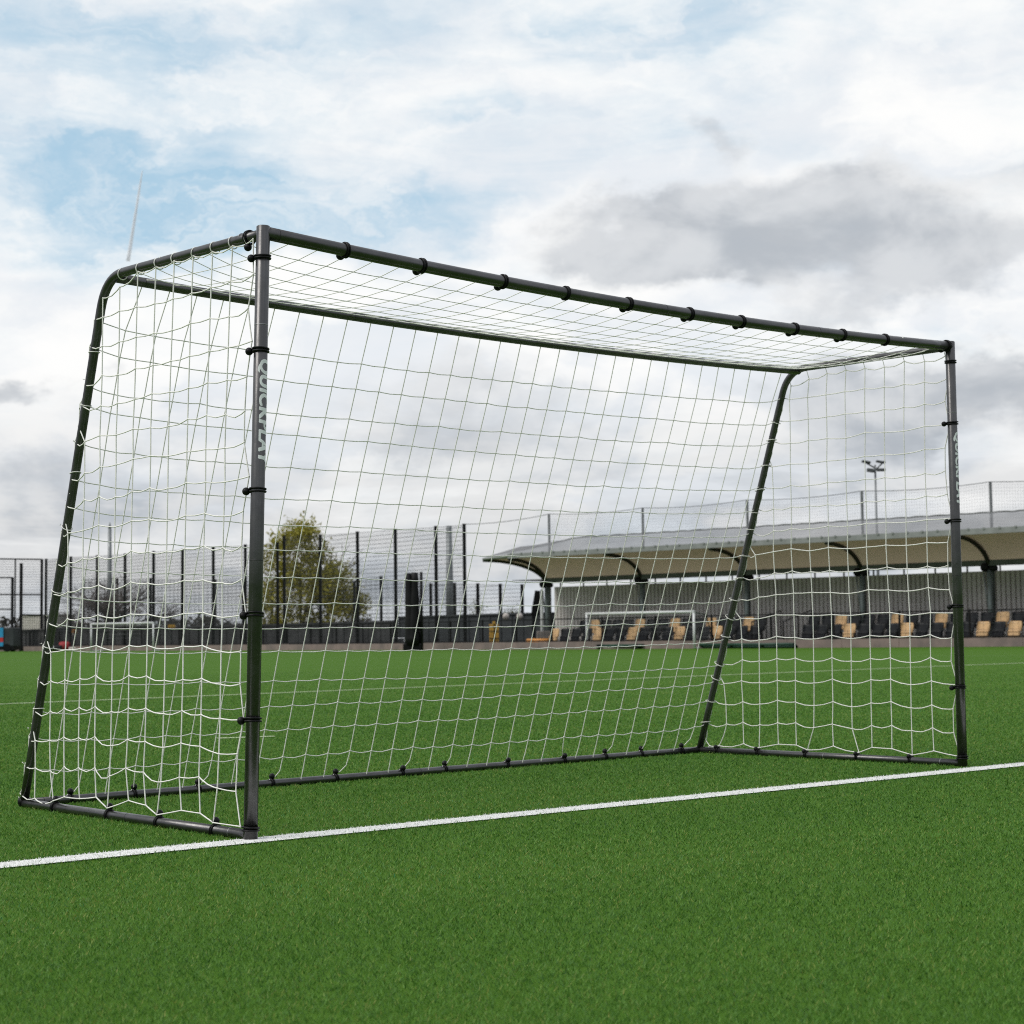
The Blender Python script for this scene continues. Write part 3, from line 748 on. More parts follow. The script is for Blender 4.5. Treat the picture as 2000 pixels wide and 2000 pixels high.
# ------------------------------------------------------------------ fences on the left
def post_fence(posts, zfun, label, wire_top=True, pw=.15, hstep=.2, low=None):
    pts = []
    for px, py in posts: Z = zfun(px); p = at(px, py, Z); pts.append(p)
    mid = pts[len(pts)//2]; t = thing('mesh_fence', (mid.x, mid.y, 0), label, 'fence')
    for p in pts:
        m = MB(); m.cbox(V((p.x, p.y, p.z/2)), rth*pw, fwh*pw, V((0,0,p.z))); m.cbox(V((p.x, p.y, p.z+.012)), rth*pw*1.15, fwh*pw*1.15, V((0,0,.024))); m.build('post', M['black'], t)
    m = MB()
    for a, c2 in zip(pts[:-1], pts[1:]):
        L = (c2-a).xy.length; h0, h1 = a.z-.05, c2.z-.05; off = -fwh*.05
        n = max(2, int(L/.075))
        for i in range(n):
            q = a.lerp(c2, i/n)+off; m.frame_box(V((q.x,q.y,.1)), rth*.007, fwh*.007, V((0,0,q.z-.15)))
        z = .12
        while z < min(h0, h1):
            A3, B3 = V((a.x,a.y,z))+off, V((c2.x,c2.y,z))+off; m.frame_box(A3, B3-A3, fwh*.014, V((0,0,.019))); z += hstep
        A3, B3 = V((a.x,a.y,h0))+off, V((c2.x,c2.y,h1))+off; m.frame_box(A3, B3-A3, fwh*.010, V((0,0,.016)))
    m.build('wire_mesh', M['wire'], t)
    return t
zf = lambda px: Zl(px)*1.012
post_fence([(90,1092),(138.6,1087.6),(190,1085),(244.4,1081.8),(300,1077),(356.6,1073),(416.6,1068.7),(479,1064),(542,1060)], zf, 'tall black wire mesh fence behind the small left goal')
post_fence([(555,1047),(625.4,1044.7),(698,1039),(772,1033.6),(851,1028.4),(906.5,1024)], zf, 'taller black wire mesh fence in front of the leafy tree')
post_fence([(163,1129.6),(229,1130),(294,1130),(356,1131),(420,1132),(475,1134),(531,1135),(587,1134),(640,1135),(692,1135),(744,1126),(794,1139),(841,1140),(888,1139),(933,1140),(977,1141),(1019.6,1142)], lambda px: Zl(px)*1.16, 'lower black mesh fence standing behind the tall fences', pw=.16)
# gate frame at the left edge
Zg = Zl(40)*1.0; gt = thing('court_gate', gnd(40, Zg), 'black steel gate frame with mesh at the far left of the fence', 'gate')
def gb(x0, y0, x1, y1, w, nm='frame_bar', par=gt, Z=Zg):
    a, c2 = at(x0, y0, Z), at(x1, y1, Z); m = MB(); m.tube([a, c2], w, 6); return m.build(nm, M['black'], par)
for px, py, w in ((-60,1091,.09),(24.4,1128,.10),(30,1092,.05),(41.7,1100,.11),(82,1092,.10)):
    p = at(px, py, Zg); m = MB(); m.cbox(V((p.x,p.y,p.z/2)), rth*w*1.6, fwh*w*1.6, V((0,0,p.z))); m.build('post', M['black'], gt)
for q in ((-60,1091,82,1092.5,.05),(-60,1128,24.4,1128,.05),(-60,1161,82,1161.5,.05),(42,1201,82,1201.5,.06),(-60,1189,24,1190,.04)): gb(*q)
m = MB()
for y in range(1097, 1262, 5):
    a, c2 = at(-60, y, Zg), at(82, y, Zg); m.tube([a, c2], .011, 4, False)
for x in range(-60, 83, 2):
    a, c2 = at(x, 1094, Zg), at(x, 1262, Zg); m.tube([a, c2], .004, 3, False)
m.build('wire_mesh', M['wire'], gt)

# masts
def mast(px, py, Z, r0, r1, label, cap=None):
    p = at(px, py, Z); base = V((p.x, p.y, 0)); t = thing('lighting_mast', base, label, 'mast')
    m = MB(); m.tube([base, base.lerp(p, .5), p], [r0, (r0+r1)/2, r1], 14); m.build('shaft', M['mast'], t, True)
    m = MB(); m.cbox(base+V((0,0,.06)), rth*r0*3.4, fwh*r0*3.4, V((0,0,.12))); m.build('base_plate', M['mast'], t)
    if cap: m = MB(); m.tube([p, p+V((0,0,cap))], [r1, .03], 10); m.build('tip', M['mast'], t, True)
mast(214.5, 1032, 128, .22, .12, 'tapered grey mast with a narrow tip beside the bare tree', .42)
mast(877, 1027, 98, .24, .15, 'stout grey tapered mast with flat top right of the leafy tree')

# sheds, hoarding, container
def block(name, px0, px1, py_top, Zf, depth, m_, label, cat, lid=None, z0=0, ribs=0):
    a = gnd(px0, Zf(px0)); c2 = gnd(px1, Zf(px1)); h = hgt((px0+px1)/2, py_top, Zf((px0+px1)/2)); d_ = c2-a; L = d_.length; d_.normalize(); n = V((-d_.y, d_.x, 0))
    if n.dot(fwh) < 0: n = -n
    t = thing(name, a.lerp(c2,.5), label, cat); m = MB(); m.frame_box(a+V((0,0,z0)), d_*L, n*depth, V((0,0,h-z0)))
    if ribs:
        s = .1
        while s < L: m.frame_box(a+d_*s-n*.045+V((0,0,z0+.02)), d_*.10, n*.04, V((0,0,h-z0-.06))); s += ribs
    m.build('body', M[m_], t)
    m = MB(); m.frame_box(a-d_*.08-n*.08+V((0,0,h+.002)), d_*(L+.16), n*(depth+.16), V((0,0,.07))); m.build('roof', M[lid or m_], t)
    return t, a, d_, n, L, h
sh, a, d_, n_, L, h = block('low_shed', 778, 1070, 1203, lambda px: Zl(px)*1.10, 4, 'shed', 'long low charcoal shed beside the end of the stand', 'shed', ribs=.9)
for px in (988, 1015):
    p = at(px, 1204, Zl(px)*1.085); m = MB(); m.ball(p, .16, 12, 8); m.build('bulkhead_lamp', M['palecloth'], sh, True)
block('low_hoarding', 300, 770, 1221, lambda px: Zl(px)*1.05, .2, 'board', 'long dark low boarding behind the rail under the leafy tree', 'hoarding', ribs=1.2)
block('low_hoarding', 95, 296, 1226, lambda px: Zl(px)*1.05, .2, 'board', 'dark low boarding behind the small left goal', 'hoarding', ribs=1.1)
block('storage_container', 40, 83, 1203, lambda px: Zl(px)*1.06, 2.4, 'creamc', 'cream ribbed storage container behind the gate', 'container', z0=0.02, ribs=.42)
block('low_hoarding', 34, 92, 1231, lambda px: Zl(px)*1.02, .15, 'board', 'dark low boarding across the foot of the cream container', 'hoarding', ribs=.7)
# dark trailer with coloured panel at the left edge
Zt = 118; a = gnd(-70, Zt); c2 = gnd(27, Zt); d_ = (c2-a).normalized(); L = (c2-a).length
n_ = V((-d_.y, d_.x, 0)); n_ = n_ if n_.dot(fwh) > 0 else -n_
tr = thing('equipment_trailer', a.lerp(c2, .5), 'dark equipment trailer with a blue, red and blue panel at the left edge', 'trailer')
m = MB(); m.frame_box(a+V((0,0,.35)), d_*L, n_*1.6, V((0,0,1.2))); m.build('body', M['shed'], tr, False, .05)
m = MB(); m.frame_box(a+V((0,0,.12)), d_*L, n_*1.5, V((0,0,.22))); m.build('chassis', M['black'], tr)
p0, p1 = hgt(6, 1226, Zt), hgt(6, 1245, Zt)
dp = gnd(-60, Zt)-n_*.06; Lp = (gnd(6.5, Zt)-n_*.06-dp).length
for nm, y0, y1 in (('blue', 1245, 1226), ('redp', 1254, 1245.3), ('blue', 1262, 1254.3)):
    z0, z1 = hgt(6, y0, Zt), hgt(6, y1, Zt); m = MB(); m.frame_box(dp+V((0,0,z0)), d_*Lp, n_*.05, V((0,0,z1-z0))); m.build('panel', M[nm], tr)
for s in (.3, .86):
    for q in (.0, 1.35): 
        c = a+d_*L*s+n_*(q+.05)+V((0,0,.26)); m = MB(); m.tube([c-n_*.08, c+n_*.08], .26, 16); m.build('wheel', M['rubber'], tr, True)

# ------------------------------------------------------------------ small white goals
def small_goal(pa, ta, pb, tb, Za, Zb, label, dep, net_m, greenbar):
    A, B = at(*pa, Za), at(*pb, Zb); A.z = 0; B.z = 0; hA = hgt(*ta, Za)-.05; hB = hgt(*tb, Zb)-.05
    d_ = (B-A).normalized(); n = V((-d_.y, d_.x, 0)); n = n if n.dot(fwh) > 0 else -n
    t = thing('small_goal', A.lerp(B,.5), label, 'goal')
    for q, h in ((A, hA), (B, hB)): m = MB(); m.tube([q, q+V((0,0,h))], .052, 12); m.build('upright', M['white'], t, True)
    m = MB(); m.tube([A+V((0,0,hA))-d_*.05, B+V((0,0,hB))+d_*.05], .055, 12); m.build('crossbar', M['white'], t, True)
    for q, h in ((A, hA), (B, hB)):
        m = MB(); m.tube([q+V((0,0,h-.04)), q+n*dep*.5+V((0,0,h-.10)), q+n*dep+V((0,0,.06))], .022, 8); m.build('net_support', M['green'], t, True)
        m = MB(); m.tube([q+V((0,0,.03)), q+n*dep+V((0,0,.03))], .03, 8); m.build('base_bar', M['white'], t, True)
    m = MB(); m.tube([A+n*dep+V((0,0,.04)), B+n*dep+V((0,0,.04))], .04, 8); m.build('rear_bar', M['green' if greenbar else 'white'], t, True)
    m = MB(); L = (B-A).length; k = int(L/.16); h = (hA+hB)/2
    for i in range(k+1):
        q = A+d_*(L*i/k); m.tube([q+V((0,0,h-.03)), q+n*dep*.5+V((0,0,h-.16)), q+n*dep+V((0,0,.05))], .004, 3, False)
    for i in range(13):
        f = i/12; p = (V((0,0,h-.03)).lerp(n*dep*.5+V((0,0,h-.16)), f*2) if f < .5 else (n*dep*.5+V((0,0,h-.16))).lerp(n*dep+V((0,0,.05)), f*2-1)); m.tube([A+p, B+p], .004, 3, False)
    for q in (A, B):
        for i in range(1, 10): m.tube([q+n*dep*i/10+V((0,0,.04)), q+n*dep*i/10+V((0,0,h-.1 if i < 5 else (h-.16)*(2-i/5)+.05))], .004, 3, False)
    m.build('netting', M[net_m], t)
    return t, A, B, n, d_
g1 = small_goal((1147,1267),(1147,1196.5),(1356.5,1265),(1356,1192), 76.0, 71.5, 'small white football goal in front of the stand seats', 1.3, 'netgrey', True)
g2 = small_goal((178,1270),(178,1217),(299.5,1269),(299,1214.5), 113, 107, 'small white football goal near the left end of the pitch', 1.5, 'netgrey', False)
# folded green goal base lying by the wall
Zb = 71; a = gnd(1366, Zb); c2 = gnd(1550, Zr(1550, 74.5)); d_ = (c2-a).normalized(); n_ = V((-d_.y, d_.x, 0))
fg = thing('folded_goal', a.lerp(c2,.5), 'dark green folded goal frame lying along the kerb wall', 'goal frame')
m = MB(); m.tube([a+V((0,0,.16)), c2+V((0,0,.16))], .05, 8); m.tube([a+n_*.15+V((0,0,.06)), c2+n_*.15+V((0,0,.06))], .05, 8); m.build('long_bar', M['green'], fg, True)
for s in (0, .33, .66, 1): q = a.lerp(c2, s); m = MB(); m.tube([q+V((0,0,.17)), q+n_*.16+V((0,0,.05))], .045, 8); m.build('end_bar', M['black'], fg, True)
Zb = 74; a = gnd(1164, Zb+1.2); c2 = gnd(1252, Zb-.6); d_ = (c2-a).normalized(); n_ = V((-d_.y, d_.x, 0))
fg = thing('goal_trolley', a.lerp(c2,.5), 'dark green low trolley bar on the ground inside the small white goal', 'trolley')
m = MB(); m.frame_box(a+V((0,0,.10)), c2-a, n_*.25, V((0,0,.10))); m.build('bar', M['green'], fg, False, .02)
for s in (.08, .92): q = a.lerp(c2, s)+n_*.1+V((0,0,.10)); m = MB(); m.tube([q-n_*.2, q+n_*.2], .10, 12); m.build('wheel', M['rubber'], fg, True)

# ------------------------------------------------------------------ clutter by the wall
# wrapped netting bundles
Zb = 82; b0 = gnd(806, Zb); t = thing('wrapped_netting', b0, 'tall black wrapped netting bundle standing on a base before the shed', 'netting bundle')
for px, py0, w in ((797, 1119, .17), (810, 1118, .20)):
    p = at(px, py0, Zb); m = MB(); q = [V((p.x+ (b0.x-p.x)*k*.6, p.y+(b0.y-p.y)*k*.6, p.z*(1-k)+.25*k)) for k in [j/10 for j in range(11)]]
    m.tube(q, [w*(.75+.9*k+.08*math.sin(k*21)) for k in [j/10 for j in range(11)]], 12); m.build('bundle', M['black'], t, True)
p = at(822.5, 1117, Zb); m = MB(); m.tube([V((p.x,p.y,0)), p], .07, 8); m.build('pole', M['black'], t, True)
m = MB(); m.cbox(b0+V((0,0,.16)), rth*.85, fwh*.6, V((0,0,.32))); m.build('base', M['rubber'], t, False, .05)
Zb = 84; a = gnd(1040, Zb); t = thing('leaning_board', a, 'black upright padded board tilted beside the end of the stand', 'board')
pts = [at(1037,1200,Zb), at(1061,1200,Zb), at(1062,1155,Zb), at(1045,1153,Zb)]; m = MB()
m.add(pts+[q+fwh*.25 for q in pts], [(0,1,2,3),(7,6,5,4),(0,4,5,1),(1,5,6,2),(2,6,7,3),(3,7,4,0)]); m.build('pad', M['black'], t)
m = MB(); 
for px in (1041, 1057): p = at(px, 1202, Zb+.1); m.tube([V((p.x,p.y,0)), V((p.x,p.y,p.z+.4))], .06, 8)
m.build('leg', M['black'], t)
Zb = 82.5; a = gnd(956, Zb); c2 = gnd(974.5, Zb); L = (c2-a).length; h = hgt(965, 1219, Zb)
t = thing('yellow_cabinet', a.lerp(c2,.5), 'upright yellow cabinet with dark crossing straps behind the rail', 'cabinet')
m = MB(); m.frame_box(a+V((0,0,0)), rth*L, fwh*.4, V((0,0,h))); m.build('body', M['yellow'], t, False, .02)
m = MB(); m.frame_box(a+rth*L*.46-fwh*.03+V((0,0,.02)), rth*.04, fwh*.02, V((0,0,h-.04))); m.frame_box(a-fwh*.035+V((0,0,h*.42)), rth*L, fwh*.02, V((0,0,.04))); m.frame_box(a-fwh*.04+V((0,0,h*.72)), rth*L, fwh*.02, V((0,0,.03))); m.build('strap', M['rib'], t)
m = MB(); m.cbox(a+rth*L*.5+V((0,0,h+.08)), rth*.12, fwh*.1, V((0,0,.16))); m.build('light', M['yellow'], t, False, .02)
Zb = 79.5; a = gnd(1030, Zb); c2 = gnd(1072, Zb-.6); h0 = hgt(1050,1256.5,Zb); t = thing('orange_mat', a.lerp(c2,.5), 'orange rolled mat lying along the rail foot near the stand end', 'mat')
m = MB(); m.tube([a+V((0,0,.35)), c2+V((0,0,.35))], .12, 12); m.build('roll', M['orange'], t, True); m = MB(); m.cbox(a.lerp(c2,.5)+V((0,0,.115)), (c2-a)*.8, fwh*.1, V((0,0,.23))); m.build('trestle', M['conc'], t)
a = gnd(1062, 79.9); t = thing('grey_crate', a, 'pale grey plastic crate on a stand beside the orange mat', 'crate')
m = MB(); m.cbox(a+V((0,0,.62)), rth*.62, fwh*.4, V((0,0,.34))); m.build('body', M['conc'], t, False, .03); m = MB(); m.cbox(a+V((0,0,.22)), rth*.5, fwh*.35, V((0,0,.44))); m.build('stand', M['shed'], t)
# portable white frame, yellow sign, kit bags at the left
Zb = Zl(780)*1.04; a = gnd(768, Zb); c2 = gnd(790, Zb); t = thing('white_hurdle', a.lerp(c2,.5), 'small white folding hurdle frame behind the rail left of the wrapped netting', 'hurdle')
m = MB(); m.tube([a, a+V((0,0,.55)), c2+V((0,0,.55)), c2], .04, 8); m.build('frame', M['white'], t, True)
p = at(335, 1223, Zl(335)*1.03); t = thing('yellow_sign', V((p.x,p.y,0)), 'small yellow sign board on a post behind the rail', 'sign')
m = MB(); m.cbox(p, rth*.42, fwh*.03, V((0,0,.24))); m.build('board', M['yellow'], t, False, .008); m = MB(); m.tube([V((p.x,p.y,0))+fwh*.05, p+fwh*.05], .03, 8); m.build('post', M['black'], t)
p = at(145, 1236, Zl(145)*1.02); t = thing('orange_sign', V((p.x,p.y,0)), 'small orange and white sign on the dark fence left of the small goal', 'sign')
m = MB(); m.cbox(p+V((0,0,.11)), rth*.32, fwh*.03, V((0,0,.22))); m.build('top_band', M['orange'], t); m = MB(); m.cbox(p-V((0,0,.09)), rth*.24, fwh*.03, V((0,0,.16))); m.build('lower_band', M['palecloth'], t)
m = MB(); m.tube([V((p.x,p.y,0))+fwh*.05, p+fwh*.05], .03, 8); m.build('post', M['black'], t)
def bag(px, py, Z, w, h, m1, label):
    c = gnd(px, Z); t = thing('kit_bag', c, label, 'bag'); b = MB(); n = 14; R = [0.02]+[1*(.86+.14*math.sin(math.pi*k/n)) for k in range(n+1)]+[0.02]
    P = [c-rth*w*.5+V((0,0,h*.5))]+[c+rth*w*(k/n-.5)+V((0,0,h*.5)) for k in range(n+1)]+[c+rth*w*.5+V((0,0,h*.5))]
    P[0] = P[1]-rth*.01; P[-1] = P[-2]+rth*.01
    b.tube(P, [q*h*.5 for q in R], 12); b.build('body', M[m1], t, True)
    b = MB(); b.tube([c+rth*w*.18*math.cos(k*math.pi/8)+V((0,0,h*.95+.14*math.sin(k*math.pi/8))) for k in range(9)], .02, 6); b.build('handle', M['black'], t, True)
for q in ((101,1268,119,.55,.36,'red','dark red kit bag leaning at the wall, leftmost of the red bags'),(126,1268,118,.62,.62,'red','tall red kit bag beside the black bag near the small left goal'),
          (112,1270,116,.55,.40,'black','black kit bag between two red bags at the wall'),(147,1268,117.5,.80,.26,'palecloth','pale grey kit bag on the ground beside the tall red bag'),
          (165,1269,117,.70,.24,'red','long low red kit bag just left of the small goal post')): bag(*q)

# ------------------------------------------------------------------ trees and hedge
def leaf_cloud(pts, size, name, m_, parent, tints=None):
    n = len(pts); v = np.zeros((n, 3, 3), np.float32)
    for k in range(3): v[:, k] = pts+rng.normal(0, 1, (n, 3))*size
    o = tri_obj(name, v-np.array(wloc(parent), np.float32)[None, None] if parent else v, m_, tints if tints is not None else rng.random(n))
    if parent: o.parent = parent
    return o
def branch_tree(base, H, lean, spread, depth, r0, kids, seed, up=.25, lenf=.72):
    rd = random.Random(seed); segs = []; tips = []
    def grow(p, d, L, r, lev):
        n = 4; pts = [p]; rr = [r]
        for k in range(n):
            d = (d+V((rd.gauss(0,.13), rd.gauss(0,.13), rd.gauss(.03,.09)))).normalized(); p = p+d*(L/n); pts.append(p); rr.append(r*(1-.45*(k+1)/n))
        segs.append((pts, rr, lev))
        if lev >= depth: tips.append(p); return
        for k in range(kids[lev]):
            q = pts[rd.randint(2 if lev else 3, n)] if k else pts[-1]
            az = rd.uniform(0, 2*math.pi); sp = spread[lev]*rd.uniform(.6, 1.25)
            o = d.orthogonal().normalized(); o2 = d.cross(o); nd_ = (d*math.cos(sp)+(o*math.cos(az)+o2*math.sin(az))*math.sin(sp)+V((0,0,up*.5))).normalized()
            grow(q, nd_, L*lenf*rd.uniform(.75, 1.1), r*.56 if k else r*.62, lev+1)
    grow(base, (V((0,0,1))+lean).normalized(), H*.30, r0, 0)
    return segs, tips
# leafy tree
ZT = 106; base = gnd(592, ZT); t = thing('leafy_tree', base, 'broad tree with sparse yellow green spring leaves behind the tall fence', 'tree')
segs, tips = branch_tree(base, 7.0, V((0,0,0)), [.55,.6,.6,.6], 4, .17, [5,4,3,3], 3, .35)
top_z = max(p.z for s in segs for p in s[0]); sc = 6.6/top_z
def rs(p): return base+(p-base)*sc
m = MB(); m.tube([rs(p) for p in segs[0][0]], [r for r in segs[0][1]], 10); m.build('trunk', M['bark'], t, True)
m = MB()
for pts, rr, lev in segs[1:]: m.tube([rs(p) for p in pts], [max(.012, q) for q in rr], 5, False)
m.build('limbs', M['bark'], t, True)
lob = [(572,1072,1.5,1.5,2000),(540,1115,1.3,1.6,1500),(612,1115,1.7,1.5,2400),(650,1145,1.6,1.6,2000),(590,1160,2.2,1.5,2600),(690,1178,1.05,1.0,1100),(540,1180,1.5,1.4,1500),(650,1198,1.5,.9,1200),(583,1042,1.1,.8,1100),(560,1215,1.2,.6,500)]
pp = []
for px, py, rx, rzz, n in lob:
    n = int(n*.95); c = at(px, py, ZT+rng.normal(0,.6)); nc = max(10, n//38)
    dirs = rng.normal(0, 1, (nc, 3)); dirs /= np.linalg.norm(dirs, axis=1)[:, None]
    cc = np.array(c)+dirs*np.array([rx, rx, rzz])*(.35+.65*rng.random((nc, 1))**.6)
    pick = rng.integers(0, nc, n); q = cc[pick]+rng.normal(0, 1, (n, 3))*.25
    pp.append(q)
pp = np.concatenate(pp); pp = pp[pp[:, 2] > .9]
leaf_cloud(pp, .076, 'crown', M['leaf'], t)
# bare tree
ZT = 128; base = gnd(236, ZT); t = thing('bare_tree', base, 'leafless grey brown tree with rounded twiggy crown behind the left fence', 'tree')
segs, tips = branch_tree(base, 5.6, V((0,0,0)), [.95,.75,.7,.65,.6], 5, .19, [8,5,4,4,3], 21, .12, .78)
top_z = max(p.z for s in segs for p in s[0]); sc = hgt(236, 1106, ZT)/top_z
def bs_(p): q = (p-base)*sc; return base+V((q.x*1.75, q.y*1.75, q.z*.92+.25*math.sqrt(max(0, q.z))*.5))
m = MB(); m.tube([bs_(p) for p in segs[0][0]], segs[0][1], 10); m.build('trunk', M['bark'], t, True)
m = MB()
for pts, rr, lev in segs[1:]: m.tube([bs_(p) for p in pts], [max(.009, q) for q in rr], 3 if lev > 2 else 5, False)
m.build('crown', M['twig'], t)
# two small far trees
for px, py, label in ((930, 1168, 'small pale green tree peeping over the charcoal shed'), (1000, 1183, 'tiny faint tree over the shed roof beside the stand')):
    Z = 150; base = gnd(px, Z); hh = hgt(px, py, Z); t = thing('small_tree', base, label, 'tree')
    m = MB(); m.tube([base, base+V((0,0,hh*.6)), base+V((.1,0,hh*.9))], [.07,.05,.02], 6); m.build('trunk', M['bark'], t, True)
    q = np.array(base+V((0,0,hh*.72)))+rng.normal(0, 1, (420, 3))*np.array([.45,.45,hh*.14]); leaf_cloud(q, .06, 'crown', M['shrub'], t)
# far hedge
pp = []
for px in np.arange(-250, 2300, 6.0):
    Z = 230+20*math.sin(px*.01); c = gnd(float(px), Z); h = 2.4+.5*math.sin(px*.021)+1.0*math.exp(-((px-150)/220)**2)+.4*math.sin(px*.063+1)
    n = 46; q = np.zeros((n, 3)); q[:, :2] = np.array(c.xy)+rng.normal(0, .5, (n, 2)); q[:, 2] = rng.random(n)*h; pp.append(q)
hd = leaf_cloud(np.concatenate(pp), .28, 'far_hedge', M['hedge'], None); tag(hd, 'distant low brown green hedgerow beyond the fences', 'hedge', kind='stuff')

# ------------------------------------------------------------------ vapour trail, high and far away
a, c2 = at(278, 333, 7000), at(250, 510, 7000); m = MB()
for f in (1, .72, .42): m.tube([a.lerp(c2, k/12) for k in range(13)], [(2.2+6.5*(k/12)**.7)*f for k in range(13)], 12)
o = m.build('vapour_trail', M['trail'], None, True); tag(o, 'thin white vapour trail slanting through the blue gap in the clouds', 'vapour trail')

# ------------------------------------------------------------------ sky and sun
SUN_EL, SUN_DIR = math.radians(47), V((-.9, .28, 0)).normalized()
w = bpy.data.worlds.new('World'); C.world = w; w.use_nodes = True; t = NT(w.node_tree); bg = t.n['Background']
dirv = t.node('ShaderNodeTexCoord').outputs['Generated']
sky = t.node('ShaderNodeTexSky', sky_type='NISHITA'); sky.sun_disc = False; sky.sun_elevation = SUN_EL; sky.sun_rotation = math.atan2(SUN_DIR.x, SUN_DIR.y)
sky.air_density = 1.0; sky.dust_density = .6; sky.ozone_density = 1.5
sx = t.vm('DOT_PRODUCT', dirv, tuple(rth)); sf = t.vm('DOT_PRODUCT', dirv, tuple(fwh)); sep = t.node('ShaderNodeSeparateXYZ'); t.set(sep.inputs[0], dirv)
az = t.math('ARCTAN2', sx, sf); el = t.math('ARCSINE', sep.outputs[2])
cb_ = t.node('ShaderNodeCombineXYZ'); t.set(cb_.inputs[0], az); t.set(cb_.inputs[1], el); uv = cb_.outputs[0]
def mapv(v, s, l=(0,0,0), r=0):
    n = t.node('ShaderNodeMapping'); t.set(n.inputs[0], v); n.inputs['Scale'].default_value = s; n.inputs['Location'].default_value = l; n.inputs['Rotation'].default_value = (0,0,r); return n.outputs[0]
warp = t.node('ShaderNodeTexNoise'); t.set(warp.inputs[0], mapv(uv, (1, 1.6, 1))); warp.inputs['Scale'].default_value = 9; warp.inputs['Detail'].default_value = 6; warp.inputs['Roughness'].default_value = .6
wv = t.vm('MULTIPLY', t.vm('SUBTRACT', warp.outputs['Color'], (.5,.5,.5)), (.20,.11,0)); uvw = t.vm('ADD', uv, wv)
def uvp(px, py):
    d = ray(px, py).normalized(); return (math.atan2(d.dot(rth), d.dot(fwh)), math.asin(d.z))
def blobs(lst, vec):
    tot = None
    for px, py, rx, ry, amp in lst:
        u, v = uvp(px, py); q = t.vm('MULTIPLY', t.vm('SUBTRACT', vec, (u, v, 0)), (F/rx, F/ry, 0))
        g = t.math('MULTIPLY', t.math('EXPONENT', t.math('MULTIPLY', t.vm('DOT_PRODUCT', q, q), -1.)), amp)
        tot = g if tot is None else t.math('ADD', tot, g)
    return tot
fine = t.noise(mapv(uv, (1, 1.7, 1), (3.1, 1.7, 0)), 12, 8, .56, .3)
streak = t.noise(mapv(uv, (1, 4.2, 1), (.4, .9, 0), .12), 7, 8, .62, .5)
big = t.noise(mapv(dirv, (1, 1, 1.8)), 3.0, 5, .55)
# blue openings
bl = blobs([(330,330,330,85,.80),(130,310,230,70,.45),(560,390,320,55,.60),(930,235,130,45,.45),(70,440,100,70,.35),(450,425,240,60,.5),(290,465,230,45,.5),(260,90,560,120,.46),(1150,60,300,70,.26),(850,380,190,24,.26),(1350,20,260,40,.2)], uvw)
bl = t.math('ADD', bl, t.math('MULTIPLY', t.math('SUBTRACT', streak, .5), 1.5))
bl = t.math('ADD', bl, t.remap(el, .17, .34, .0, .22))
blue = t.remap(bl, -.12, 1.15, 0, .9)
# heavier grey clouds
g1_ = blobs([(1440,440,330,75,.95),(1250,480,190,62,.55),(1390,275,110,45,.55),(1600,360,170,65,.50),(1840,500,190,85,.80),(1930,300,150,60,.45),(1640,560,120,50,.35),
             (85,748,95,36,.75),(880,770,260,80,.50),(740,880,260,60,.35),(1000,860,300,70,.35),(1880,790,240,85,1.1),(1690,750,280,80,.75),(1560,900,300,60,.35),(60,960,190,70,.55),(350,1000,300,60,.35),(1050,330,60,28,.25)], uvw)
gd = t.math('ADD', g1_, t.math('MULTIPLY', t.math('SUBTRACT', fine, .5), 1.0))
grey = t.remap(gd, .20, .84)
fineS = t.noise(mapv(uv, (1, 1.7, 1), (3.084, 1.740, 0)), 12, 8, .56, .3)
shade = t.math('SUBTRACT', fine, fineS)
low = t.remap(el, .155, .05)                      # cloud deck seen edge on near the horizon
st2 = t.noise(mapv(uv, (1, 5.5, 1), (1.3, .2, 0)), 9, 7, .6, .4)
deck = t.math('MULTIPLY', low, t.remap(st2, .36, .60, .30, 1.))
K = 10.0
def kc(r, g, b): return rgb(r*K, g*K, b*K)
skyc = t.mix(.72, sky.outputs[0], kc(.43,.69,.87))
soft = t.noise(mapv(uvw, (1, 2.6, 1), (7.3, 2.2, 0), .18), 6.5, 6, .5, .3)
white = t.mix(t.remap(t.math('ADD', soft, t.math('MULTIPLY', shade, .35)), .36, .60), kc(.83,.865,.905), kc(1.0,1.0,.99))
cir = t.remap(t.noise(mapv(uvw, (1, 3.6, 1), (2.2, 5.1, 0), -.25), 10, 8, .60, .4), .40, .72, 0, .75)
c = t.mix(blue, white, t.mix(cir, skyc, white))
gcol = t.mix(t.remap(shade, -.17, .15), kc(.44,.475,.52), kc(.66,.685,.715))
c = t.mix(t.math('MULTIPLY', grey, .88), c, gcol)
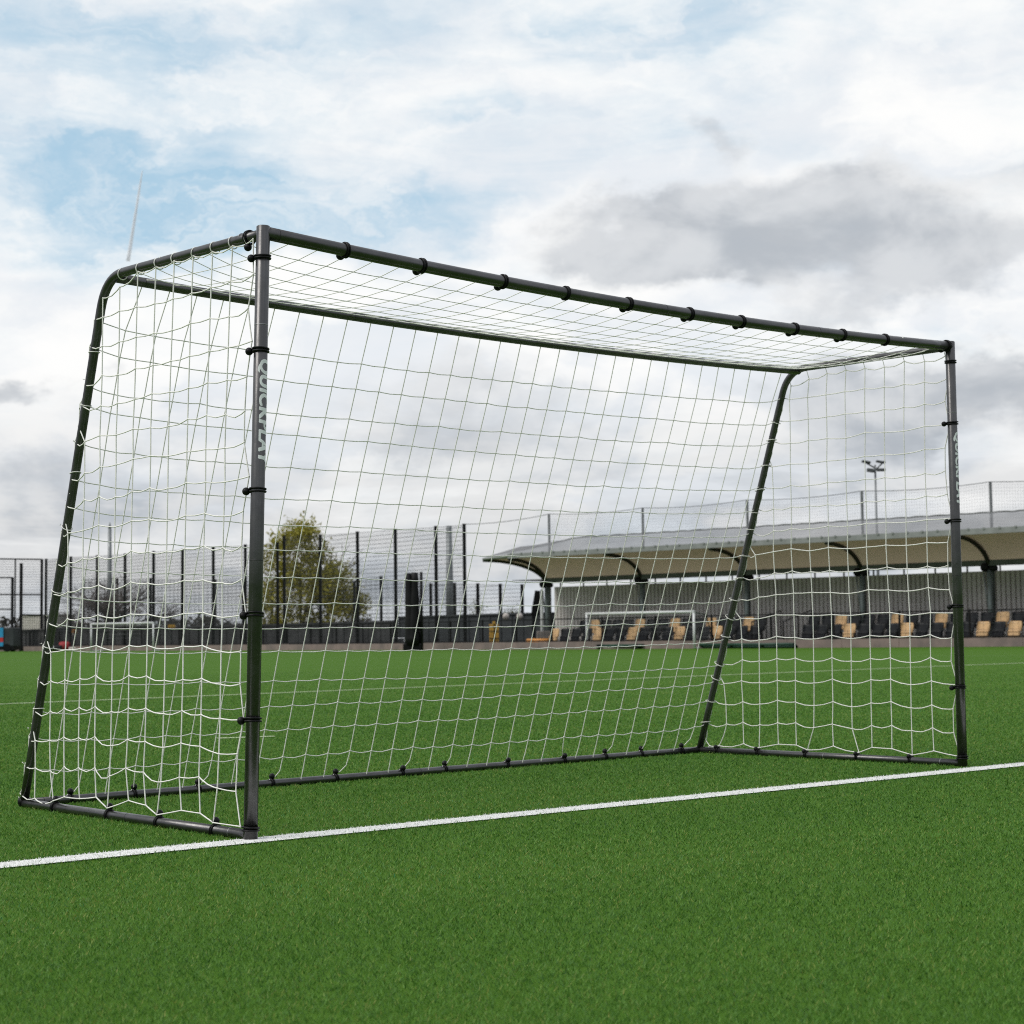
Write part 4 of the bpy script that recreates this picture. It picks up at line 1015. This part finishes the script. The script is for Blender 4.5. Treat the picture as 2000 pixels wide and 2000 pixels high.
c = t.mix(t.math('MULTIPLY', deck, .85), c, t.mix(t.remap(t.math('ADD', st2, t.math('MULTIPLY', shade, .8)), .36, .64), kc(.37,.41,.46), kc(.68,.69,.70)))
# the rest of the dome, out of view: broken cloud above an added dark band
outside = t.remap(t.math('ABSOLUTE', az), .45, .9)
hi = t.remap(el, .42, .8); outside = t.math('MAXIMUM', outside, hi)
oc = t.mix(t.remap(big, .38, .62), kc(.50,.56,.64), kc(.92,.93,.95))
oc = t.mix(t.remap(el, .30, .06, 0, .8), oc, kc(.26,.28,.31))  # dark band added low in the unseen sky to dim reflections in the posts
c = t.mix(outside, c, oc)
below = t.remap(el, -.02, -.08); c = t.mix(below, c, kc(.25,.27,.25))
t.set(bg.inputs['Color'], c); bg.inputs['Strength'].default_value = 1.0/K
ld = bpy.data.lights.new('sun', 'SUN'); ld.energy = 2.0; ld.angle = math.radians(32); ld.color = (1, .96, .90)
so = bpy.data.objects.new('sun', ld); COL.objects.link(so)
toward = V((SUN_DIR.x*math.cos(SUN_EL), SUN_DIR.y*math.cos(SUN_EL), math.sin(SUN_EL))); so.rotation_euler = toward.to_track_quat('Z', 'Y').to_euler()

# ------------------------------------------------------------------ camera
cd = bpy.data.cameras.new('camera'); co = bpy.data.objects.new('camera', cd); COL.objects.link(co)
cd.sensor_fit = 'HORIZONTAL'; cd.sensor_width = 36; cd.lens = F*36/2000; cd.shift_x = -(PX-1000)/2000; cd.shift_y = (PY-1000)/2000
m3 = Matrix((RT, UP, -FW)).transposed(); co.matrix_world = Matrix.Translation(CAM) @ m3.to_4x4()
cd.clip_start = .05; cd.clip_end = 20000
cd.dof.use_dof = True; cd.dof.focus_distance = 5.5; cd.dof.aperture_fstop = 9.5
C.camera = co
C.render.resolution_x = C.render.resolution_y = 1024
C.view_settings.view_transform = 'Standard'; C.view_settings.look = 'None'; C.view_settings.exposure = 0; C.view_settings.gamma = 1
C.cycles.use_denoising = False
C.cycles.pixel_filter_type = 'BLACKMAN_HARRIS'; C.cycles.filter_width = 1.05
